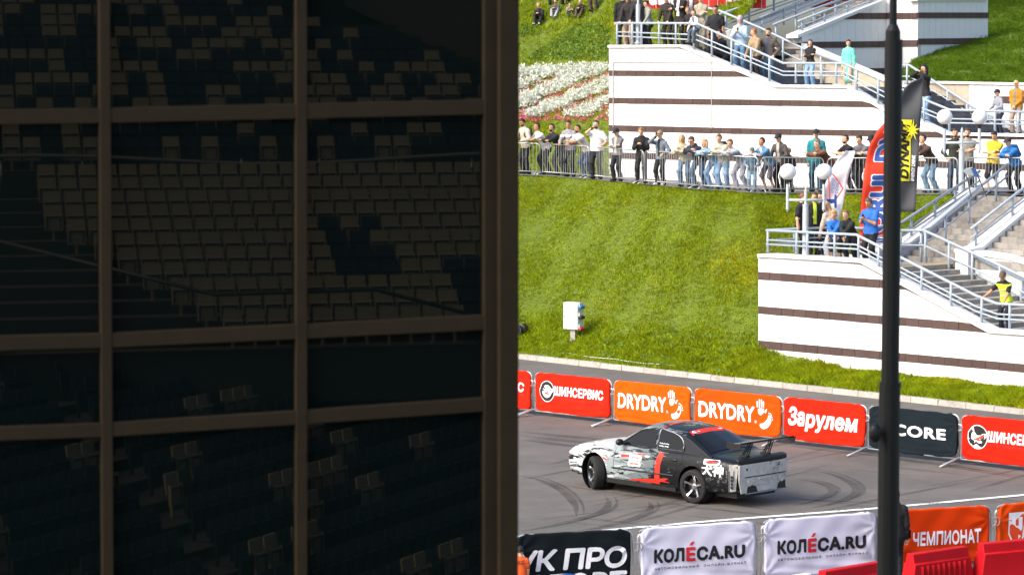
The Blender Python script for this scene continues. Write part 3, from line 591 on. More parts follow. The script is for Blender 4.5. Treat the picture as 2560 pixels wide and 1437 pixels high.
# ------------------------------------------------------------------ railings
def railing(label, P, U, top, posts, base, lows=(.36, .56), r=.042, rl=.026):
    """top: photo polyline of the handrail on the plane; posts: photo x; base: function giving photo y of the foot"""
    f = polyline(top); T = [onp(x, y, P, U) for x, y in top]
    root = thing('railing', label, 'railing', onp(top[0][0], base(top[0][0]), P, U)); m = MB(); m.tube(T, r, 10); hr = m.build('handrail', M_rail, root, smooth=True)
    for fr in lows:
        m = MB(); m.tube([onp(x, lerp(y, base(x), fr), P, U) for x, y in top], rl, 8); m.build('lower_rail', M_rail, root, smooth=True)
    for x in posts:
        a = onp(x, f(x), P, U); b = onp(x, base(x), P, U); m = MB(); m.tube([a, Vector((a.x, a.y, b.z))], r * .95, 8); m.build('post', M_rail, root, smooth=True)
    return root
P3i = A3 + V3 * .1; P1i = A1 + V1 * .12
railing('long handrail along the top of the tall striped wall, level then stepping down rightwards', P3i, U3, [(1541, 58.5), (1741, 59), (1958, 158.5), (2108, 159), (2210, 203), (2300, 245), (2374, 275), (2700, 284)],
        [1543, 1581, 1604, 1648, 1690, 1735, 1780, 1829, 1878, 1924, 1990, 2054, 2091, 2142, 2196, 2250, 2311, 2374, 2488, 2546, 2610], polyline([(1523, 111), (1700, 110), (1936, 208), (2115, 210), (2205, 266), (2300, 300), (2360, 328), (2700, 334)]), (.42, .61))
railing('handrail around the front edge of the lower terrace, sloping down beside the stairs', P1i, U1, [(1916, 576), (2141, 587), (2440, 739), (2493, 759), (2700, 770)], [1920, 1992, 2019, 2087, 2147, 2197, 2250, 2305, 2378, 2455, 2525, 2600],
        polyline([(1897, 631), (2150, 645), (2470, 818), (2700, 832)]), (.43, .62))
# return of the lower terrace rail
def rail3(label, top, posts, hgt, lows=(.43, .62), r=.042, rl=.026, down=None):
    root = thing('railing', label, 'railing', top[0] - Vector((0, 0, hgt))); m = MB(); m.tube(top, r, 10); m.build('handrail', M_rail, root, smooth=True)
    for fr in lows: m = MB(); m.tube([p - Vector((0, 0, hgt * fr)) for p in top], rl, 8); m.build('lower_rail', M_rail, root, smooth=True)
    for i, t in posts:
        a = top[i].lerp(top[i + 1], t); m = MB(); m.tube([a, a - Vector((0, 0, hgt if down is None else down))], r * .95, 8); m.build('post', M_rail, root, smooth=True)
zr = onp(1916, 576, P1i, U1).z
rail3('handrail round the left end and rear of the lower terrace', [f1(.22, .12, zr), f1(.25, 2.4, zr), f1(.7, 3.05, zr), f1(AL_ - .5, 3.15, zr)], [(0, .5), (0, .98), (2, .05), (2, .9)], .66)
# handrail on the left parapet of the path stairs
aL = al - .27
rail3('handrail on the sloping parapet left of the path stairs', [f1(aL, tl_ - 1.2, LZ + 1.0), f1(aL, tl_ + .2, LZ + 1.12), f1(aL, tt_ + .2, ZT + .72)], [(0, .1), (1, .12), (1, .42), (1, .68), (1, .95)], .68)
mid_t = 2.6
def pz(px, py, t): return onp(px, py, A1 + V1 * t, U1)
railing('middle handrail of the lower stairs, from the terrace down to the right', A1 + V1 * 3.55, U1, [(2235, 576), (2310, 576), (2488, 658), (2700, 760)], [2252, 2314, 2373, 2431, 2500, 2570], polyline([(2235, 662), (2310, 662), (2488, 748), (2700, 850)]), (.43, ))
railing('handrail beside the white block behind the lower stairs', A1 + V1 * 3.75, U1, [(2395, 622), (2560, 700), (2700, 768)], [2431, 2554, 2640], polyline([(2395, 708), (2560, 790), (2700, 860)]), (.5,))
am = (onz(2328, 652, LZ) - A1).dot(U1) + .25
rail3('middle handrail of the stairs that climb to the path', [f1(am, tl_ - .25, LZ + .92), f1(am + .1, tl_ + .1, LZ + 1.0), f1(am + .1, tt_ + .1, ZT + .96)], [(0, .2), (1, .2), (1, .5), (1, .85)], .95, (.38,))
rail3('handrail on the right parapet of the path stairs', [f1(ar + .38, tl_ + .2, LZ + 1.02), f1(ar + .38, tt_ + .4, ZT + .95)], [(0, .06), (0, .5), (0, .95)], .62)
# upper area rails
railing('rear handrail of the dark stairs on the upper terrace', A3 + V3 * 4.0, U3, [(1700, 3), (1800, 28), (1900, 70), (2013, 124), (2106, 161)], [1958, 2005, 2052], polyline([(1700, 75), (1900, 135), (2013, 190), (2106, 215)]), (.5,))
railing('rear handrail of the stairs behind the black pole and the banners', A3 + V3 * 4.75, U3, [(2243, 164), (2274, 164), (2439, 271), (2560, 330)], [2268, 2369, 2418, 2470], polyline([(2243, 225), (2274, 225), (2439, 318), (2560, 345)]), (.45,))
railing('handrail climbing to the left of the pale stairs', f3(aw - 3.3, 4.1, 0), V3, [(1900, 45), (1995, 5), (2090, -34)], [1905, 1960, 1991], polyline([(1900, 85), (1995, 50), (2090, 10)]), (.45,))
railing('handrail climbing through the middle of the pale stairs', f3(aw - 1.7, 4.1, 0), V3, [(1934, 62), (2040, 22), (2140, -14)], [1940, 1990, 2035, 2089], polyline([(1934, 105), (2040, 62), (2140, 28)]), ())
railing('handrail on the sloping cap of the shaded striped wall', PW - U3 * .2, V3, [(1996, 54), (2124, 5), (2230, -36)], [2006, 2062, 2119, 2175], polyline([(1996, 90), (2119, 39), (2230, -4)]), (.4, .62))
lp = thing('stair_parapet', 'white parapet with rising handrail beyond the spectators on the upper terrace', 'parapet', f3(aw - 3.6, 4.1, z_mid))
PL_ = f3(aw - 3.7, 4.1, 0)
m = MB(); m.prism([onp(x, y, PL_, V3) for x, y in ((1840, 92), (2075, 0), (2130, -22), (2130, -34), (2060, -6), (1836, 78))], -U3 * .4); m.build('cap_stone', M_white2, lp)
railing('pale handrail rising over the far parapet beyond the spectators', PL_ - U3 * .2, V3, [(1800, 36), (1905, 2), (2010, -32)], [1815, 1873, 1935], polyline([(1800, 82), (1905, 43), (2010, 5)]), (.5, .7))

# ------------------------------------------------------------------ crowd barriers along the path
M_galv = mat('galvanised_tube', 'b3b5b5', .4, metal=.6, var=.1, scale=20)
def arcs(c, r, a0, a1, ux, n=5): return [c + ux * (r * math.cos(a)) + Vector((0, 0, r * math.sin(a))) for a in np.linspace(a0, a1, n)]
def crowd_barrier(p, q, label, name='crowd_barrier', bars=True, hgt=1.1, footdir=None, group='steel barriers lining the path'):
    ux = (q - p).normalized(); L = (q - p).length; root = thing(name, label, 'barrier', p, group=group); r = .14; z0 = .12
    dz = lambda s: Vector((0, 0, lerp(0, q.z - p.z, 0)))
    A_ = lambda s, h: p + ux * s + Vector((0, 0, h))
    pts = [A_(0, z0)] + arcs(A_(r, hgt - r), r, math.pi, math.pi / 2, Vector((ux.x, ux.y, 0))) + arcs(A_(L - r, hgt - r), r, math.pi / 2, 0, Vector((ux.x, ux.y, 0))) + [A_(L, z0)]
    m = MB(); m.tube(pts, .021, 7, closed=True); m.build('frame', M_galv, root, smooth=True)
    fd = footdir or Vector((ux.y, -ux.x, 0)).normalized()
    for s in (.08, L - .08):
        m = MB(); b_ = A_(s, z0); m.tube([b_ - fd * .34 + Vector((0, 0, -z0 + .02)), b_ - fd * .2 + Vector((0, 0, -.03)), b_, b_ + fd * .2 + Vector((0, 0, -.03)), b_ + fd * .34 + Vector((0, 0, -z0 + .02))], .019, 6); m.build('foot', M_galv, root, smooth=True)
    if bars:
        nb_ = round(L / .128); me = None
        for i in range(1, nb_):
            if me is None:
                m = MB(); m.tube([Vector((0, 0, z0)), Vector((0, 0, hgt))], .009, 5); o = m.build('bar', M_galv, root, world=False); me = o.data
            else: o = bpy.data.objects.new('bar', me); COL.objects.link(o); o.parent = root
            o.location = ux * (L * i / nb_)
    return root
BL = [(1180, 1240), (1246, 1350), (1357, 1472), (1479, 1608), (1612, 1747), (1753, 1895), (1902, 2058), (2068, 2188), (2196, 2286), (2292, 2393), (2415, 2562), (2568, 2690)]
BLN = ['steel barrier nearest the dark window frame', 'steel barrier in front of the man in the beige jacket with a backpack', 'steel barrier the white T-shirt and black shirt men lean on', 'steel barrier beside the tall man in the white T-shirt', 'steel barrier under the boy in the tan cap and the blond woman', 'steel barrier under the denim-jacket woman and backpack man',
       'steel barrier behind the left lamp globe', 'steel barrier behind the white banner flag', 'steel barrier hidden behind the black pole and flags', 'steel barrier in front of the two smiling men', 'steel barrier under the yellow T-shirt and the blue backpack', 'steel barrier at the extreme right of the path']
for (a_, b_), l_ in zip(BL[1:11], BLN[1:11]): crowd_barrier(fence(a_), fence(b_), l_)

# ------------------------------------------------------------------ lamps, banners, box and small things
M_lamp = mat('grey_lamp_paint', 'b4bcc2', .45, var=.06); M_globe = mat('milk_glass_globe', 'e6e6ea', .25, var=.02, coat=.3)
def twin_lamp(label, base, s, H, wide, dx, hgl, hbar):
    root = thing('street_lamp', label, 'street lamp', base); X = Vector((1, -.35, 0)).normalized() if s > 0 else Vector((1, 0, 0)); Z = lambda h: Vector((0, 0, h))
    m = MB(); m.tube([base, base + Z(.04)], .13, 14); m.tube([base + Z(.04), base + Z(wide)], .085, 14); m.tube([base + Z(wide), base + Z(wide + .02)], .1, 14); m.tube([base + Z(wide + .02), base + Z(H - .12)], .045, 12); m.tube([base + Z(H - .12), base + Z(H)], .05, 10, r2=.004); m.build('pole', M_lamp, root, smooth=False)
    m = MB(); m.tube([base - X * dx + Z(hbar), base + X * dx + Z(hbar)], .04, 10); m.build('crossbar', M_lamp, root, smooth=True)
    for sd in (-1, 1):
        c = base + X * dx * sd; m = MB(); m.tube([c + Z(hbar - .26), c + Z(hgl - .33)], .045, 10); m.tube([c + Z(hbar - .34), c + Z(hbar - .26)], .003, 8, r2=.045); m.build('arm', M_lamp, root)
        m = MB(); m.lathe([(0, .03), (.0, .045), (.08, .05), (.1, .085), (.13, .09), (.13, 0)], c + Z(hgl - .35), (0, 0, 1), n=16); m.build('lamp_holder', mat('black_fitting', '18181a', .5), root)
        m = MB(); m.ball(c + Z(hgl), .238, nu=24, nv=16); m.build('globe', M_globe, root, smooth=True)
bL = onp(2013, 643, A1 + V1 * .28, U1); twin_lamp('twin-globe lamp standing on the lower terrace among spectators', bL, 0, 2.02, 1.5, .52, 2.45, 1.64)
bR = ony(2403, 481, 79); twin_lamp('twin-globe lamp standing on the parapet head of the path stairs', bR, 0, 1.98, 1.3, .53, 2.28, 1.5)
bU = onp(1595, 110, A3 + V3 * .28, U3); root = thing('street_lamp', 'grey lamp pole on the tall wall among the upper spectators', 'street lamp', bU); m = MB(); m.tube([bU, bU + Vector((0, 0, .05))], .13, 12); m.tube([bU + Vector((0, 0, .05)), bU + Vector((0, 0, 1.38))], .078, 12); m.build('pole', M_lamp, root)
m = MB(); m.tube([bU + Vector((0, 0, 1.38)), bU + Vector((0, 0, 2.3))], .04, 10); m.build('upper_tube', M_lamp, root)

# feather flags
def flag(label, Y, left, right, y0, y1, col, pole, n=26, bow=.10):
    """left/right: photo x edges as functions of y; cloth with gentle billow and a pole in its curved sleeve"""
    c0 = ony(right(y1), y1, Y); root = thing('feather_flag', label, 'flag', c0)
    fn = lambda u, y: ony(lerp(left(y), right(y), u), y, Y) + Vector((0, 1, 0)) * (bow * math.sin(u * 3.1) * .6 + .05 * math.sin(y * .05 + u * 4))
    vs = []; nu = 8
    for j in range(n + 1):
        y = lerp(y0, y1, j / n)
        for i in range(nu + 1): vs.append(fn(i / nu, y))
    fs = [[j * (nu + 1) + i, j * (nu + 1) + i + 1, (j + 1) * (nu + 1) + i + 1, (j + 1) * (nu + 1) + i] for j in range(n) for i in range(nu)]
    m = MB(); m.add(vs, fs); o = m.build('cloth', mat('flag_cloth', col, .8, var=.08, scale=5), root, smooth=True); sm_ = o.modifiers.new('s', 'SOLIDIFY'); sm_.thickness = .012; sm_.offset = 1
    m = MB(); m.tube([fn(0 if pole == 'l' else 1, lerp(y0, y1, j / n)) + Vector((0, .02, 0)) for j in range(n + 1)] + [fn(0 if pole == 'l' else 1, y1) + Vector((0, .02, -.9))], .014, 6); m.build('flag_pole', mat('dark_pole', '222222', .4), root)
    return root, fn
fY = 79.0
rw, fw_ = flag('white feather flag with a red shield outline leaning behind the lower lamp', 77.6, polyline([(378, 2116), (400, 2094), (430, 2076), (460, 2062), (500, 2050), (560, 2040)]), polyline([(378, 2137), (400, 2132), (460, 2117), (525, 2104), (560, 2096)]), 378, 560, 'e4e5ea', 'l')
rr_, fr_ = flag('tall red feather flag behind the black pole', 76.9, polyline([(292, 2246), (305, 2215), (330, 2192), (370, 2172), (430, 2161), (500, 2154), (620, 2147)]), polyline([(292, 2268), (330, 2257), (400, 2238), (500, 2226), (620, 2220)]), 292, 620, 'ea3a1c', 'l')
rd, fd_ = flag('dark grey feather flag right of the black pole with yellow lettering', 76.2, polyline([(196, 2302), (203, 2280), (225, 2258), (260, 2246), (300, 2240), (400, 2238), (530, 2240)]), polyline([(196, 2310), (260, 2304), (330, 2300), (450, 2293), (530, 2288)]), 196, 530, '45474b', 'l')
def flag_text(mb, fn, s, ya, yb, ua, ub, m_, bold=.04, shear=0, off=.03, seg=True):   # letters run up the flag
    v, f, sz = text2d(s, bold, shear); mb.add([fn(lerp(ub, ua, b), lerp(ya, yb, a)) - Vector((0, off, 0)) for a, b in v], f, m_)
m = MB(); flag_text(m, fr_, 'FORUL DV', 610, 318, .22, .92, mat('white_print', 'e8e8ee', .7), .09, off=.03); flag_text(m, fr_, 'FORUL DV', 607, 321, .26, .88, mat('blue_print', '2b4f9c', .7), .045, off=.045); m.build('lettering', None, rr_)
m = MB(); Y0 = mat('yellow_print', 'e8d91e', .7)
q = [fd_(lerp(.13, .65, i / 4), lerp(453, 300, j / 16)) - Vector((0, .03, 0)) for j in range(17) for i in range(5)]; m.add(q, [[j * 5 + i, j * 5 + i + 1, j * 5 + i + 6, j * 5 + i + 5] for j in range(16) for i in range(4)], Y0); flag_text(m, fd_, 'DYNAMIT', 448, 302, .18, .60, mat('black_print', '131313', .7), .05, .25, .045)
flag_text(m, fd_, 'ENERGY DRINK', 453, 388, .70, .86, mat('white_print', 'e8e8ee', .7), .03, .2, .04)
cx, cy = 2279, 326; sp = []
for k in range(20):
    a_ = k / 20 * 2 * math.pi + .15; r_ = (30 if k % 4 == 0 else 22) if k % 2 == 0 else 9; sp.append(ony(cx + r_ * math.cos(a_) * .75 + 2, cy - r_ * math.sin(a_), 76.12))
m.add([ony(cx, cy, 76.12)] + sp, [[0, 1 + k, 1 + (k + 1) % 20] for k in range(20)], Y0); m.build('lettering', None, rd)
m = MB(); sh = [(2071, 436), (2075, 500), (2083, 505), (2103, 478), (2105, 468), (2082, 436)]; sh = spline([fw_((x - 2050) / 68, y) * 0 + ony(x, y, 77.5) for x, y in sh + sh[:1]], 6); m.tube(sh, .02, 5, mat('red_print', 'd2423c', .7), closed=True)
for s_, xx in (('Tuff-Kote', 2076), ('Dinol', 2087)):
    v, f, sz = text2d(s_, .03); L_ = 38 if s_[0] == 'T' else 25; m.add([ony(xx + b * 8 + a * 5, 484 - a * L_, 77.49) for a, b in v], f, mat('pale_blue_print', '6d85b5', .7))
v, f, sz = text2d('T', .05); m.add([ony(2066 + b * 26, 520 - a * 34, 77.45) for a, b in v], f, mat('blue_print', '2b4f9c', .7)); m.build('lettering', None, rw)

# red advertising banners far above
def far_banner(label, x0, x1, y0, y1, Y, txt, ty0, ty1, tx0, tx1):
    root = thing('advertising_banner', label, 'banner', ony(x0, y1, Y)); m = MB(); n_ = 24; vs = []
    for j in range(5):
        for i in range(n_ + 1): vs.append(ony(lerp(x0, x1, i / n_), lerp(y0, y1, j / 4) + math.sin(i * .8) * .6, Y) + Vector((0, .05 * math.sin(i * 1.3), 0)))
    m.add(vs, [[j * (n_ + 1) + i, j * (n_ + 1) + i + 1, (j + 1) * (n_ + 1) + i + 1, (j + 1) * (n_ + 1) + i] for j in range(4) for i in range(n_)]); m.build('fabric', mat('red_banner_cloth', 'd2302a', .8, var=.06), root, smooth=True)
    m = MB()
    for s_, (a, b, c, d) in zip(txt, zip(tx0, tx1, ty0, ty1)): v, f, sz = text2d(s_, .05); m.add([ony(lerp(a, b, p), lerp(d, c, q), Y - .1) for p, q in v], f, mat('white_print', 'e8e8ee', .7))
    m.build('lettering', None, root)
    m = MB()
    for i in range(int((x1 - x0) / 22) + 1):
        x = x0 + i * 22; m.tube([ony(x, y0, Y - .14), ony(x, y1 + 3, Y - .14)], .012, 5)
    m.build('stay_bars', M_galv, root)
YB = up_at(1750, 26).y - .15
far_banner('long red banner with huge white letters behind the upper spectators', 1618, 1915, -60, 22, YB, ['ашао', 'RIMODGU'], [-28, -14], [14, 6], [1622, 1815], [1722, 1880])
far_banner('red banner beyond the head of the pale stairs', 2012, 2200, -60, 19, 107, ['КУБ'], [-40], [-2], [2060], [2170])

# electric box on its post, stage light, white cable
def on_hill(px, py):
    lo_, hi_ = 0, 1.
    for _ in range(40):
        v_ = (lo_ + hi_) / 2; p = hill_pt(px, v_)
        if proj(p)[1] > py: lo_ = v_
        else: hi_ = v_
    return p
e = on_hill(1434, 852); s_e = FPX / e.y; k_ = 1 / s_e; r_ = thing('electric_box', 'light grey power socket box on a short concrete post in the grass', 'electric box', e)
fr = Vector((-.55, -.83, 0)).normalized(); sd_ = Vector((fr.y, -fr.x, 0)) * -1; Zv = Vector((0, 0, 1)); sd_ = Vector((.83, -.55, 0))
m = MB(); m.box(e + Zv * .2, sd_ * .085, fr * .06, Zv * .32); m.build('post', M_kerb, r_)
bc = e + Zv * (.42 + .37) - sd_ * .02; m = MB(); m.box(bc, sd_ * .27, fr * .15, Zv * .42); o = m.build('cabinet', mat('cabinet_paint', 'ccd2d6', .5, var=.04), r_); bv = o.modifiers.new('b', 'BEVEL'); bv.width = .012; bv.segments = 2
m = MB(); m.box(bc + fr * .155, sd_ * .25, fr * .006, Zv * .395); o = m.build('door', mat('cabinet_paint', 'ccd2d6', .5, var=.04), r_); m = MB(); m.box(bc + fr * .166 - sd_ * .2, sd_ * .012, fr * .006, Zv * .02); m.build('lock', mat('black_fitting', '18181a', .5), r_)
for dz_, c_, nm_ in ((.30, '2f6fb0', 0), (-.02, '222226', 1), (-.38, 'b3242a', 2)):
    m = MB()
    for q_ in (-.07, .07): m.lathe([(0, .06), (.08, .06), (.1, .05), (.1, 0)], bc + sd_ * .27 + fr * q_ + Zv * dz_, (sd_ + Zv * -.3), n=12)
    m.build('socket', mat('socket_plastic', c_, .5), r_)
    m = MB(); m.box(bc + sd_ * .29 + Zv * (dz_ + .06), sd_ * .02, fr * .12, Zv * .07); m.build('socket_plate', mat('cabinet_paint', 'ccd2d6', .5, var=.04), r_)
m = MB(); cb = [bc + sd_ * .36 - Zv * .4, bc + sd_ * .3 - Zv * .7, e + sd_ * .15 + Zv * .02, e + sd_ * .05 - fr * -.5 + Zv * .01]; m.tube(spline(cb, 6), .012, 5); m.build('cable', mat('cable_rubber', '59604f', .7), r_)
g = on_hill(1306, 838); r_ = thing('stage_light', 'black round stage spotlight lying on the grass beside the window frame', 'spotlight', g); ax = Vector((-.6, -.75, -.1)).normalized(); c_ = g + Vector((0, 0, .2))
m = MB(); m.lathe([(-.2, 0), (-.2, .1), (-.1, .17), (.08, .18), (.1, .15), (.22, .13), (.22, .0)], c_, ax, n=18); m.build('housing', mat('black_fitting', '18181a', .5), r_)
m = MB(); m.lathe([(.1, .155), (.13, .155), (.13, .13)], c_, ax, n=18); m.lathe([(.221, .13), (.235, .13), (.235, .1)], c_, ax, n=18); m.build('rim', mat('grey_ring', '55555a', .35, metal=.6), r_)
m = MB(); m.tube([c_ + Vector((-.12, 0, .12)), c_ + Vector((-.12, 0, .27)), c_ + Vector((.08, -.02, .28)), c_ + Vector((.1, 0, .14))], .014, 6); m.build('handle', mat('black_fitting', '18181a', .5), r_)
m = MB(); cp = []
for x in range(1298, 2561, 40):
    p = hill_pt(x, .03); cp.append(p + VK * (.10 + .14 * math.sin(x * .011)) + Vector((0, 0, .06 + .015 * math.sin(x * .05))))
m.tube(spline(cp, 4), .011, 5); o = m.build('white_cable', mat('white_cable_sheath', 'cfccc0', .6), label='thin white cable lying on the grass along the kerb', cat='cable')
# folding board stand on the parapet head
c_ = ony(2425, 470, 76.6); r_ = thing('sign_board', 'blue and grey slanted board on a stand beside the stair head lamp', 'board', c_)
m = MB(); a_ = [ony(x, y, 76.5) for x, y in ((2408, 428), (2418, 438), (2437, 440), (2452, 444), (2430, 420), (2414, 423))]; m.prism(a_, Vector((.02, .06, .02))); m.build('top_board', mat('grey_board', '9aa0a0', .6), r_)
m = MB(); m.prism([ony(x, y, 76.42) for x, y in ((2436, 440), (2449, 445), (2439, 422), (2428, 420))], Vector((0, .05, 0))); m.build('blue_panel', mat('blue_board', '2c4f86', .6), r_)
m = MB()
for xa, xb in ((2416, 2428), (2444, 2466)): m.tube([ony(xa, 438, 76.55), ony(xb, 492, 76.3)], .02, 6)
m.build('leg_frame', mat('black_fitting', '18181a', .5), r_)
# ------------------------------------------------------------------ barriers dressed in printed fabric
WH = mat('white_print', 'e8e8ee', .7); BK = mat('black_print', '131313', .7); REDP = mat('red_print', 'd2423c', .7); DK = mat('dark_red_print', '7c2a22', .75)
def dressed_barrier(p, q, label, col, draw, group, seed, mname):
    ux = (q - p).normalized(); L = (q - p).length; out = Vector((ux.y, -ux.x, 0)); root = thing('banner_barrier', label, 'barrier', p, group=group); rs = random.Random(seed); hgt = 1.12; z0 = .15; g0 = .05; g1 = L - .05
    ph = [rs.uniform(0, 6) for _ in range(8)]; sagA = rs.uniform(.02, .06)
    def disp(u, v):                                # u,v in 0..1 over the cloth
        d = .010 * math.sin(2.2 * math.pi * u + ph[0]) * math.sin(math.pi * v) + .007 * math.sin(9 * u + 14 * v + ph[1]) * (1 - v) + .004 * math.sin(23 * u - 9 * v + ph[4])
        for uu, vv, k in ((1.0, .76, 0), (1.0, .08, 1), (0.0, .72, 2), (0.0, .06, 3)):
            dx = (u - uu) * L; dy = (v - vv) * 1.0; r = math.hypot(dx, dy); an = math.atan2(dy, abs(dx)); d += .022 * math.exp(-r * 3.6) * math.sin(an * 9 + ph[k]) * min(1, r * 8)
        d += .012 * math.exp(-v * 7) * math.sin(38 * v + 4 * math.sin(3 * u + ph[5]))
        return d
    def S(x, z, off=0):                            # metres along, metres up
        u = (x - g0) / (g1 - g0); v = (z - z0) / (hgt - z0); return p + ux * x + Vector((0, 0, z)) + out * (.035 + disp(u, min(max(v, 0), 1)) + off)
    nu, nv = 56, 30; vs = []; r = .13
    for j in range(nv + 1):
        v = j / nv
        for i in range(nu + 1):
            u = i / nu; H_ = hgt - z0; zz = v * H_; ins = 0
            for edge in (H_ - zz, zz):
                if edge < r: ins = max(ins, r - math.sqrt(max(r * r - (r - edge) ** 2, 0)))
            ins += .015 * math.sin(v * 9 + ph[6]) * (1 if 0 < v < 1 else 0) if False else 0
            x = lerp(g0 + ins, g1 - ins, u); zz2 = z0 + zz - (sagA * math.sin(math.pi * u) * max(0, 1 - v * 4)) + .006 * math.sin(u * 30 + ph[7]) * (v < .02); vs.append(S(x, zz2))
    fs = [[j * (nu + 1) + i, j * (nu + 1) + i + 1, (j + 1) * (nu + 1) + i + 1, (j + 1) * (nu + 1) + i] for j in range(nv) for i in range(nu)]
    m = MB(); m.add(vs, fs); o = m.build('fabric_cover', mat(mname, col, .95, var=.05, scale=3, spec=.12), root, smooth=True); sd_ = o.modifiers.new('s', 'SOLIDIFY'); sd_.thickness = .07; sd_.offset = -1 
    f = MB(); z = lambda h: Vector((0, 0, h)); rr = .14; U_ = Vector((ux.x, ux.y, 0))
    pts = [p + z(.12)] + arcs(p + ux * rr + z(1.1 - rr), rr, math.pi, math.pi / 2, U_) + arcs(p + ux * (L - rr) + z(1.1 - rr), rr, math.pi / 2, 0, U_) + [p + ux * L + z(.12)]
    f.tube([a - out * .0 for a in pts], .021, 7, closed=True); f.build('frame', M_galv, root, smooth=True)
    for s in (-.02, L + .02):
        b = p + ux * s + z(.14); m = MB(); m.tube([b + out * .78 + z(-.12), b + out * .1, b - out * .1, b - out * .6 + z(-.12)], .024, 7); m.build('foot', M_galv, root, smooth=True)
        h = MB(); h.tube([p + ux * (s if s > 0 else 0) + z(.83) + ux * (.06 * math.sin(a)) + out * .05 + z(.07 * math.cos(a)) for a in np.linspace(-.2, 3.4, 8)], .011, 5); h.build('hook', M_galv, root)
        c = p + ux * (L - .09 if s > 0 else .09) + z(.86); 
    m = MB(); fnS = lambda x, z_: S(x, z_, .010); draw(m, fnS, L, S); m.build('lettering', None, root)
def tyre_logo(m, S, cx, cz, r, L):
    ring = lambda r0, r1, mt, off: m.add([S(cx + math.cos(a) * rr, cz + math.sin(a) * rr * 1.05, off) for a in np.linspace(0, 2 * math.pi, 33)[:-1] for rr in (r0, r1)], [[2 * i, 2 * i + 1, (2 * i + 3) % 64, (2 * i + 2) % 64] for i in range(32)], mt)
    ring(0, r * 1.08, WH, .008); ring(0, r, BK, .010); ring(0, r * .66, WH, .012)
    sw = [(-.6, -.25), (-.2, -.15), (.1, .0), (.5, .32), (.9, .38), (1.35, .3), (1.0, .1), (.75, -.1), (.5, -.42), (.2, -.6), (-.1, -.45)]
    m.add([S(cx + a * r, cz + b * r, .014) for a, b in sw], [list(range(len(sw)))], WH)
    sw = [(-.5, -.22), (-.1, -.1), (.15, .02), (.5, .25), (.8, .3), (.55, -.02), (.3, -.38), (0, -.32)]; m.add([S(cx + a * r, cz + b * r, .016) for a, b in sw], [list(range(len(sw)))], REDP)
def d_shin(m, f, L, S):
    tyre_logo(m, S, .46, .66, .24, L); lettering(m, 'ШИНСЕРВИС', f, .70, L - .25, .57, .82, WH, .045, .1, 1.06); lettering(m, 'АВТОСЕРВИСНЫЕ ЦЕНТРЫ', f, .70, L - .26, .46, .53, DK, .01, 0, 1.5)
def hand_foot(m, S, x, z, k):
    def blob(pts, mt=WH): 
        P = spline([Vector((a, b, 0)) for a, b in pts + pts[:1]], 4)[:-1]; m.add([S(x + v.x * k, z + v.y * k, .010) for v in P], [list(range(len(P)))], mt)
    blob([(.02, .42), (.12, .34), (.26, .42), (.33, .60), (.18, .64), (.02, .6)])
    for a, l in ((-.05, .24), (.06, .33), (.17, .33), (.27, .26)): m.add([S(x + (a + dx) * k, z + zz * k, .010) for dx, zz in ((.0, .67), (-.02, .66 + l), (.015, .70 + l), (.05, .66 + l), (.055, .67))], [[0, 1, 2, 3, 4]], WH)
    blob([(.34, .5), (.44, .62), (.48, .6), (.4, .44)]); blob([(.12, -.02), (.3, .02), (.5, .2), (.55, .36), (.68, .34), (.7, .1), (.55, -.14), (.3, -.24), (.14, -.16)])
    for a, b in ((.58, .46), (.66, .44), (.72, .38), (.76, .3), (.78, .2)): blob([(a - .03, b), (a, b + .035), (a + .03, b), (a, b - .035)])
def d_dry(m, f, L, S):
    lettering(m, 'DRYDRY', f, .17, L - .80, .44, .82, WH, .03, 0, 1.0); hand_foot(m, S, L - .70, .44, .56); lettering(m, '®', f, L - .80, L - .73, .43, .50, WH, .0)
def d_za(m, f, L, S): lettering(m, 'За', f, .17, .66, .47, .92, WH, .045, .15, 1.0); lettering(m, 'рулем', f, .66, L - .22, .36, .78, WH, .045, .15, 1.06)
def d_core(m, f, L, S): lettering(m, 'ECORE', f, .45, L - .33, .50, .76, WH, .035, 0, 1.08)
FP0 = onz(1334, 1037, 0); FP1 = onz(2402, 1160, 0)
def fpt(px): r = ray(px, 1100); n_ = Vector(((FP1 - FP0).y, -(FP1 - FP0).x, 0)); t = (FP0 - CA).dot(n_) / r.dot(n_); p = CA + r * t; p.z = 0; return p
FB = [(1120, 1330, 'far red fabric barrier cut off by the window frame, showing the letters ИС', 'de2410', d_shin, 'red_banner_fabric'), (1338, 1529, 'far red ШИНСЕРВИС barrier left of the two orange ones', 'de2410', d_shin, 'red_banner_fabric'),
      (1535, 1730, 'far orange DRYDRY barrier beside the red ШИНСЕРВИС one', 'e4540a', d_dry, 'orange_banner_fabric'), (1735, 1956, 'far orange DRYDRY barrier behind the car roof', 'e34a08', d_dry, 'orange_banner_fabric'), (1958, 2167, 'far red За рулем barrier behind the car wing', 'de2410', d_za, 'red_banner_fabric'),
      (2171, 2398, 'far dark navy fabric barrier crossed by the black pole', '182127', d_core, 'navy_banner_fabric'), (2403, 2650, 'far red ШИНСЕРВИС barrier at the frame edge', 'dc200e', d_shin, 'red_banner_fabric')]
for i, (a, b, l, c, d, mn) in enumerate(FB): dressed_barrier(fpt(a), fpt(b), l, c, d, 'fabric barriers along the far side of the track', 30 + i, mn + str(i) if False else mn + '')
